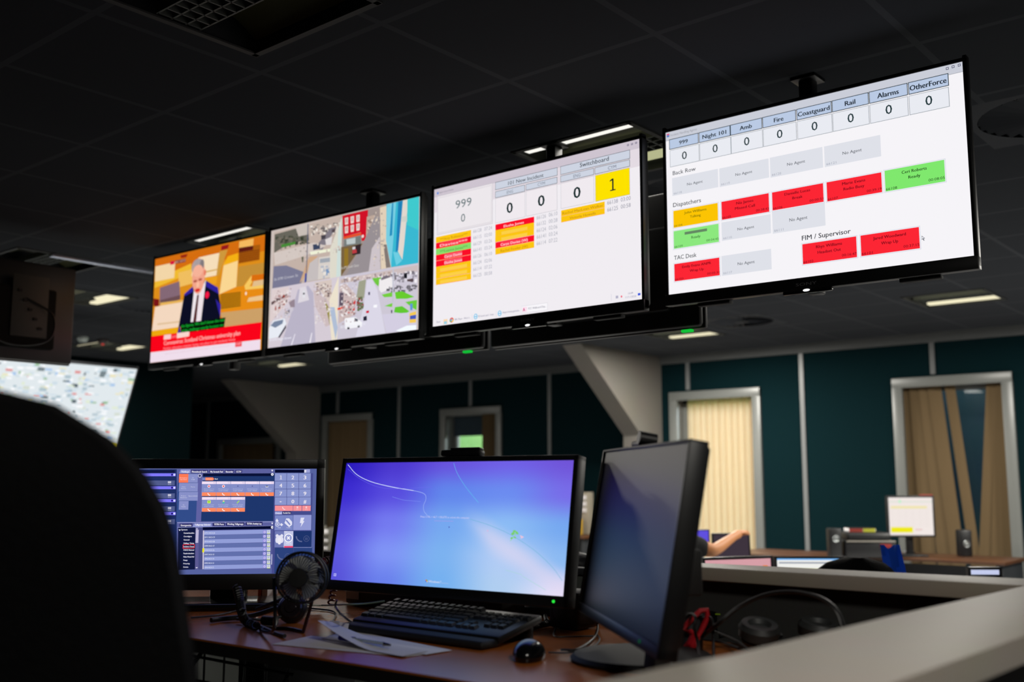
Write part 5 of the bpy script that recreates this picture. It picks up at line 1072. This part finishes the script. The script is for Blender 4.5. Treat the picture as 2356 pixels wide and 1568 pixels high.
# ================================================================== THE BLACK CHAIR, LEFT FOREGROUND
def office_chair(label, x, y, zf, rz, m=fabric, backh=.62, w=.52, seat=.50, flare=0, group='office chairs'):
    """faces +y locally"""
    r = thing('office_chair', label, 'chair', (x, y, zf), rz, group)
    mb = MB(); n, k = 18, 16; F_, B_ = [], []
    for j in range(n+1):
        t = j/n; z = seat+.06+backh*t
        for lst, off in ((F_, 0), (B_, 1)):
            row = []
            for i in range(k+1):
                s_ = i/k*2-1
                hw = w/2*(min(1, (.80+.32*t)) if t < .62 else max(.0, 1-((t-.62)/.385)**3.2)**.5)
                if flare: hw = w/2*((1.10-.24*t) if t < .70 else (1.10-.24*t)*max(.0, 1-((t-.70)/.302)**2.5)**.5)
                hw = max(hw, .004); xx = s_*hw
                bulge = .045*(1-abs(s_)**2.6)*(1-abs(2*t-1)**4)
                yy = -.20-.10*t*t+.05*s_*s_ + (bulge if off == 0 else -bulge-.03)
                row.append(mb.bm.verts.new((xx, yy, z)))
            lst.append(row)
    for j in range(n):
        for i in range(k):
            mb.bm.faces.new((F_[j][i], F_[j][i+1], F_[j+1][i+1], F_[j+1][i])); mb.bm.faces.new((B_[j][i], B_[j+1][i], B_[j+1][i+1], B_[j][i+1]))
        mb.bm.faces.new((F_[j][0], F_[j+1][0], B_[j+1][0], B_[j][0])); mb.bm.faces.new((F_[j][k], B_[j][k], B_[j+1][k], F_[j+1][k]))
    mb.bm.faces.new([v for v in F_[0]]+[v for v in reversed(B_[0])]); mb.bm.faces.new([v for v in F_[n]]+[v for v in reversed(B_[n])])
    mb.build('backrest', m, r)
    MB().box((0, .03, seat), (w*.98, .48, .09), bev=.04, seg=4).build('seat', m, r)
    MB().tube([(0, -.02, .10), (0, -.02, seat-.04)], .03, 12).build('gas_column', black, r)
    MB().tube(smooth_path([(0, -.10, seat-.05), (0, -.22, seat-.04), (0, -.27, seat+.04), (0, -.275, seat+.25)], 6), .022, 10).build('back_bar', black, r)
    for s_ in (-1, 1):
        MB().tube(smooth_path([(s_*.22, 0, seat-.04), (s_*.30, 0, seat), (s_*.31, -.02, seat+.18)], 6), .016, 8).box((s_*.31, .0, seat+.20), (.06, .25, .03), bev=.012).build('armrest', black, r)
    for q_ in range(5):
        a_ = q_*2*math.pi/5; MB().tube([(0, -.02, .11), (.29*math.cos(a_), -.02+.29*math.sin(a_), .075)], .022, 8, r2=.014).build('leg', black, r)
        MB().tube([(.29*math.cos(a_)-.012, -.02+.29*math.sin(a_), .032), (.29*math.cos(a_)+.012, -.02+.29*math.sin(a_), .032)], .030, 14).build('castor', black, r)
    return r
office_chair('large black chair back filling the lower left foreground', -1.31, .60, PLAT, R(35), backh=.632, w=.64, seat=.49, flare=1)
# ================================================================== THE LOWER ROOM BEYOND
FL = 0.0
def far_desk(label, x0, x1, y0, y1, h=FDESK, wood=(122, 74, 40)):
    r = thing('desk', label, 'desk', ((x0+x1)/2, (y0+y1)/2, FL), 0, 'desks in the lower room'); w, d = x1-x0, y1-y0
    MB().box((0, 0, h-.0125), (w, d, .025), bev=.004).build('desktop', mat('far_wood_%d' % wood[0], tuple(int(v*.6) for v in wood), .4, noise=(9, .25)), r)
    MB().box((0, d/2-.06, h/2-.03), (w-.16, .02, h-.12)).build('modesty_panel', darkgrey, r)
    for sx in (-1, 1): MB().box((sx*(w/2-.06), 0, h/2-.0125), (.05, d-.12, h-.025), bev=.004).build('leg', darkgrey, r)
    return r
def far_monitor(label, x, y, z, az, w, h, lit, base_z, tilt=3, side=.014, group='monitors in the lower room'):
    """z = height of the screen centre, base_z = the surface it stands on"""
    r = thing('computer_monitor', label, 'monitor', (x, y, base_z), R(az), group); zc = z-base_z
    L, Wm = screen_frame(r, (0, 0, zc), R(tilt)); mb = MB()
    for c, s in (((-w/2-side/2, .012, 0), (side, .035, h+2*side)), ((w/2+side/2, .012, 0), (side, .035, h+2*side)), ((0, .012, h/2+side/2), (w+2*side, .035, side)), ((0, .012, -h/2-side/2), (w+2*side, .035, side))): mb.box(c, s, L, bev=.003)
    mb.build('bezel', black, r); MB().box((0, .004, 0), (w, .008, h), L).build('screen_panel', blackg, r); MB().box((0, .035, 0), (w+.01, .02, h+.01), L, bev=.008).build('rear_housing', black, r)
    MB().box((0, .06, zc/2), (.06, .03, zc), bev=.006).box((0, .03, .008), (.22, .18, .014), bev=.006).build('stand', black, r)
    return r, Picture(Wm, w, h, L), L
# desk under the right-hand windows with its lit square monitor
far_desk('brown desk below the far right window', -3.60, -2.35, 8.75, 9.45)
c = onD(2096, 1187, 8.75)
r, P, L = far_monitor('square white lit monitor with yellow block standing by the far right window', c.x, c.y, c.z, 42, .375, .312, True, FDESK, 0, .016)
P.rect_uv(-P.w/2, -P.h/2, P.w/2, P.h/2, (242, 232, 228)); P.rect_uv(-P.w/2, P.h/2-.04, P.w/2, P.h/2-.03, (222, 226, 214)); P.rect_uv(-.17, .065, .14, .085, (240, 228, 170))
for k in range(7): P.rect_uv(-.165, .05-k*.022, .16, .052-k*.022, (226, 216, 212))
for k in range(6): P.rect_uv(-.165+k*.06, -.085, -.163+k*.06, .06, (228, 218, 214))
P.rect_uv(-P.w/2+.012, -P.h/2+.022, .01, -P.h/2+.066, (238, 232, 30)); P.rect_uv(.03, -P.h/2+.04, .09, -P.h/2+.05, (226, 190, 186)); P.rect_uv(-.1, P.h/2-.045, -.08, P.h/2-.02, (190, 240, 200))
P.build(r)
MB().box((.14, .01, .312/2+.021), (.11, .02, .010), L, bev=.002).build('red_sticker', mat('dull_red_label', (130, 34, 20), .5), r)
nb = onZ(2102, 1272, FDESK); o = MB().box((0, 0, .012), (.09, .06, .020), bev=.006).build('silver_dock', steel); o.location = (nb.x-.02, nb.y-.05, FDESK+.0); tag(o, 'small silver block at the foot of the square lit monitor', 'dock')
def speaker(label, px, py, d, h=.22, rz=42):
    c = onD(px, py, d); r = thing('desk_speaker', label, 'speaker', (c.x, c.y, FDESK), R(rz), 'desk speakers in the lower room')
    MB().box((0, 0, h/2), (.10, .10, h), bev=.012).build('cabinet', black, r)
    MB().lathe([(.030, 0), (.026, .004), (.014, -.002), (0, .004)], 20, T(0, -.050, c.z-FDESK) @ RX(R(90))).build('silver_cone', mat('silver_cone', (170, 175, 175), .25, .8), r)
speaker('black desk speaker with silver cone right of the square lit monitor', 2218, 1250, 8.75)
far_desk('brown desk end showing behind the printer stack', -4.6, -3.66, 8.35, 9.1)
speaker('black desk speaker with silver cone left of the printer stack', 1919, 1238, 8.62, .24)
c = onD(1990, 1262, 8.75); pr = thing('printer', 'dark bulky printer standing beside the teal wall', 'printer', (c.x+.02, c.y-.05, FDESK), R(38))
MB().box((0, 0, .07), (.42, .34, .14), bev=.02).box((0, .0, .17), (.36, .30, .07), bev=.025).build('casing', black, pr); MB().box((0, -.17, .135), (.40, .02, .012), bev=.003).build('paper_slot', mat('dull_silver', (120, 116, 108), .4), pr); MB().box((.12, -.172, .10), (.09, .006, .03)).build('red_badge', mat('dull_red', (120, 20, 18), .5), pr)
bk = thing('book', 'red and yellow spined book lying on top of the printer', 'book', (c.x-.01, c.y-.07, FDESK+.207), R(38))
MB().box((0, 0, .015), (.22, .16, .028), bev=.003).build('pages', paper, bk); MB().box((-.055, -.082, .015), (.11, .004, .032)).build('red_spine', mat('dull_red2', (120, 32, 20), .6), bk); MB().box((.055, -.082, .015), (.10, .004, .032)).build('yellow_spine', mat('mustard', (150, 150, 30), .6), bk); MB().box((0, 0, .031), (.22, .17, .003)).build('cover', black, bk)
# desks just beyond the near partition with their monitors
far_desk('dark desk beyond the near partition carrying two lit monitors', -3.2, -2.14, 5.12, 5.8, FDESK, (60, 44, 34))
c = onD(1868, 1322, 5.5); r, P, L = far_monitor('lit monitor with a white page, its top peeping over the near partition', c.x, c.y, c.z-.0, 38, .36, .17, True, FDESK, 4, .012)
P.rect_uv(-P.w/2, -P.h/2, P.w/2, P.h/2, (240, 240, 236)); P.rect_uv(-P.w/2, P.h/2-.008, P.w/2, P.h/2, (120, 180, 240)); P.rect_uv(-P.w/2+.01, P.h/2-.026, P.w/2-.08, P.h/2-.018, (150, 156, 170)); P.rect_uv(P.w/2-.07, P.h/2-.06, P.w/2, P.h/2-.008, (190, 214, 244)); P.rect_uv(-P.w/2, -P.h/2, P.w/2, P.h/2-.05, (240, 242, 214)); P.build(r)
c = onD(1700, 1327, 5.35); r, P, L = far_monitor('lit monitor with a pink picture seen low behind the partition', c.x, c.y, c.z, 62, .40, .18, True, FDESK, 2, .014)
P.rect_uv(-P.w/2, -P.h/2, P.w/2, P.h/2, (214, 158, 166)); P.rect_uv(P.w/2-.05, P.h/2-.05, P.w/2-.02, P.h/2-.035, (230, 130, 60)); P.build(r)
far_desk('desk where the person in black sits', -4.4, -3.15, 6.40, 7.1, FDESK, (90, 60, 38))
c = onD(1683, 1262, 7.0); r, P, L = far_monitor('dark grey blank monitor the person is touching', c.x, c.y, c.z, 40, .235, .19, False, FDESK, 6, .010)
P.rect_uv(-P.w/2, -P.h/2, P.w/2, P.h/2, (62, 52, 62)); P.build(r)
c = onD(1596, 1246, 7.0); r, P, L = far_monitor('lit monitor with a violet screen in front of the person in black', c.x, c.y, c.z, 40, .20, .15, True, FDESK, 0, .008)
P.rect_uv(-P.w/2, -P.h/2, P.w/2, P.h/2, (96, 80, 222)); P.rect_uv(-P.w/2, -P.h/2, P.w/2, 0, (110, 96, 236)); P.build(r)
far_desk('dark desk at the right carrying a screen seen edge-on', -1.72, -1.0, 5.25, 5.85, FDESK, (50, 38, 32))
c = onD(2268, 1345, 5.3); r, P, L = far_monitor('lit monitor of which only a thin bright strip shows at lower right', c.x, c.y, c.z, 38, .150, .16, True, FDESK, 0, .010)
P.rect_uv(-P.w/2, -P.h/2, P.w/2, P.h/2, (8, 9, 12)); P.rect_uv(-P.w/2+.004, P.h/2-.028, P.w/2-.004, P.h/2-.004, (196, 204, 236)); P.build(r)
# chairs beyond the partition, one with a blue garment
c = onD(1990, 1300, 5.0); ch = office_chair('black high-backed chair beyond the partition right of the white page monitor', c.x-.05, c.y-.14, FL, R(35), backh=.46, w=.38, seat=.50)
g = thing('blue_jacket', 'blue jacket hanging over the black chair beyond the partition', 'jacket', (c.x+.125, c.y+.065, .755), R(38))
mb = MB(); rows = []
for j in range(9):
    t = j/8; rows.append([mb.bm.verts.new((-.07+.05*t+.10*i/5+.004*math.sin(i*2.2+t*4), .012*math.sin(i*1.7+j), .30-.42*t-(.02 if i == 2 and j == 0 else 0))) for i in range(6)])
for p_, q_ in zip(rows, rows[1:]):
    for i in range(5): mb.bm.faces.new((p_[i], p_[i+1], q_[i+1], q_[i]))
bmesh.ops.solidify(mb.bm, geom=mb.bm.faces[:], thickness=.012)
mb.build('cloth', mat('blue_cloth', (20, 84, 168), .9), g)
c = onD(1330, 1240, 5.0); office_chair('black leather chair between the middle and right monitors', c.x-.05, c.y, FL, R(30), mat('black_leather', (22, 22, 28), .3), backh=.46, w=.50, seat=.52)
# bench under the half-open window with papers and binders
BZ = EYE-.60
far_desk('long wooden bench under the half-open window', -9.0, -6.75, 9.25, 9.93, BZ, (140, 84, 40))
c = onD(1350, 1160, 12.1); r = thing('paper_rack', 'grey rack of white papers standing on the far bench', 'paper rack', (c.x, 9.72, BZ), 0)
MB().box((0, .0, .235), (.44, .10, .47), bev=.006).build('rack_body', mat('warm_grey_rack', (150, 142, 126), .7), r)
for k in range(3): MB().box((0, -.055, .27+k*.07), (.38, .010, .045)).build('paper_bundle', paper, r)
for k, (dx, col, lab, zt) in enumerate(((-.14, (196, 190, 178), 'white box file in front of the paper rack', .22), (-.03, (34, 30, 28), 'black box file in front of the paper rack', .20), (.06, (206, 84, 40), 'orange box file in front of the paper rack', .21), (.14, (190, 150, 40), 'yellow box file in front of the paper rack', .17))):
    r = thing('box_file', lab, 'file', (c.x+dx, 9.55, BZ), 0, 'box files on the far bench'); MB().box((0, 0, zt/2), (.075, .14, zt), bev=.004).build('file_body', mat('file_%d' % k, col, .6), r); MB().box((0, -.072, zt*.6), (.04, .003, .05)).build('spine_label', paper, r)
# papers on a desk between the left and middle monitors
far_desk('far desk with paper trays seen between the left and middle monitors', -8.3, -6.6, 5.9, 6.7, FDESK, (120, 96, 50))
c = onD(752, 1262, 9.6)
for k in range(3):
    o = thing('paper_tray', ('lowest', 'middle', 'top')[k]+' of the stacked paper trays on the far desk', 'paper tray', (c.x, c.y, FDESK+.001+k*.07), 0, 'stacked paper trays'); MB().box((0, 0, .006), (.34, .26, .008), bev=.002).box((-.168, 0, .035), (.006, .26, .066)).box((.168, 0, .035), (.006, .26, .066)).build('tray', mat('clear_grey_tray', (120, 118, 110), .4), o); MB().box((0, 0, .022), (.30, .22, .022)).build('paper_stack', paper, o)
# ---- the person at the far desk: seated, right arm stretched to the blank monitor
def person():
    sh = onD(1592, 1250, 6.45); el = onD(1640, 1268, 6.45); wr = onD(1688, 1234, 6.72); ha = onD(1702, 1226, 6.80)
    root = thing('person', 'seated person in black reaching a bare forearm to a blank monitor', 'person', (sh.x-.14, sh.y-.12, FL), R(25))
    Mi = (T(*root.location) @ RZ(R(25))).inverted(); S, E_, Wr, Ha = [Mi @ v for v in (sh, el, wr, ha)]
    hip = Vector((0, -.12, .52)); ch_ = Vector((0, 0, .86)); nk = Vector((0, .02, 1.04)); hd = Vector((0, .05, 1.20))
    L_ = Vector((-.19, 0, .96))
    V = [hip, Vector((0, -.07, .68)), ch_, nk, Vector((0, .04, 1.13)), hd, S, E_, Wr, L_, Vector((-.24, .14, .72)), Vector((-.12, .36, .74)), Vector((-.10, .0, .50)), Vector((-.12, .34, .50)), Vector((-.12, .36, .08)), Vector((-.12, .48, .04)), Vector((.10, .0, .50)), Vector((.12, .34, .50)), Vector((.12, .36, .08)), Vector((.12, .48, .04)), Ha]
    Rr = [.15, .14, .15, .055, .05, .095, .065, .045, .028, .065, .045, .028, .10, .075, .045, .035, .10, .075, .045, .035, .033]
    Ed = [(0, 1), (1, 2), (2, 3), (3, 4), (4, 5), (2, 6), (6, 7), (7, 8), (8, 20), (2, 9), (9, 10), (10, 11), (0, 12), (12, 13), (13, 14), (14, 15), (0, 16), (16, 17), (17, 18), (18, 19)]
    def skin_obj(nm, V, Ed, Rr, m, sub=2):
        me = bpy.data.meshes.new(nm); me.from_pydata([tuple(v) for v in V], Ed, []); o = bpy.data.objects.new(nm, me); COL.objects.link(o); o.parent = root
        sk = o.modifiers.new('skin', 'SKIN'); sk.use_smooth_shade = True
        for v, r_ in zip(me.skin_vertices[0].data, Rr): v.radius = (r_, r_)
        me.skin_vertices[0].data[0].use_root = True
        ss = o.modifiers.new('sub', 'SUBSURF'); ss.levels = sub; ss.render_levels = sub; me.materials.append(m); return o
    body = skin_obj('body', V, Ed, Rr, skin)
    # fingers rooted in the palm
    d = (Ha-Wr).normalized(); side = d.cross(Vector((0, 0, 1))).normalized(); upv = side.cross(d)
    for k in range(4):
        b = Ha+side*(.030-.020*k)+d*.02; l = (.055, .065, .060, .048)[k]
        skin_obj('finger', [b-d*.03, b+d*l*.5+upv*.004, b+d*l-upv*.020], [(0, 1), (1, 2)], [.010, .009, .007], skin, 1)
    b = Ha-d*.02+side*.032; skin_obj('thumb', [b-side*.02, b+side*.018+d*.02, b+side*.024+d*.05-upv*.01], [(0, 1), (1, 2)], [.012, .011, .008], skin, 1)
    cl = mat('black_clothing', (12, 13, 14), .9)
    skin_obj('shirt', [Vector((0, -.13, .50)), Vector((0, -.07, .68)), ch_, Vector((0, .01, .99)), S, S.lerp(E_, .9), L_, Vector((-.24, .14, .74))], [(0, 1), (1, 2), (2, 3), (2, 4), (4, 5), (2, 6), (6, 7)], [.17, .165, .17, .09, .080, .066, .082, .060], cl)
    skin_obj('trousers', [Vector((0, -.12, .50)), Vector((-.10, .0, .50)), Vector((-.12, .34, .50)), Vector((-.12, .36, .12)), Vector((.10, .0, .50)), Vector((.12, .34, .50)), Vector((.12, .36, .12))], [(0, 1), (1, 2), (2, 3), (0, 4), (4, 5), (5, 6)], [.16, .115, .09, .06, .115, .09, .06], cl)
    mb = MB(); bmesh.ops.create_icosphere(mb.bm, subdivisions=3, radius=1)
    for v in mb.bm.verts: v.co = Vector((v.co.x*.098, v.co.y*.112-.012, v.co.z*.12+.025*(1 if v.co.y < 0 else .4)))+hd
    mb.build('hair', mat('dark_hair', (24, 20, 18), .6), root)
    mb = MB(); mb.tube([hd+Vector((0, .095, 0)), hd+Vector((0, .118, -.022))], .012, 8)
    for s_ in (-1, 1): mb.tube([hd+Vector((s_*.09, 0, .01)), hd+Vector((s_*.105, .005, -.02))], .014, 8)
    mb.build('nose_and_ears', skin, root)
    return root
pe = person()
office_chair('black chair the person in black sits on', pe.location.x, pe.location.y-.02, FL, R(25), backh=.40, w=.46, seat=.45)
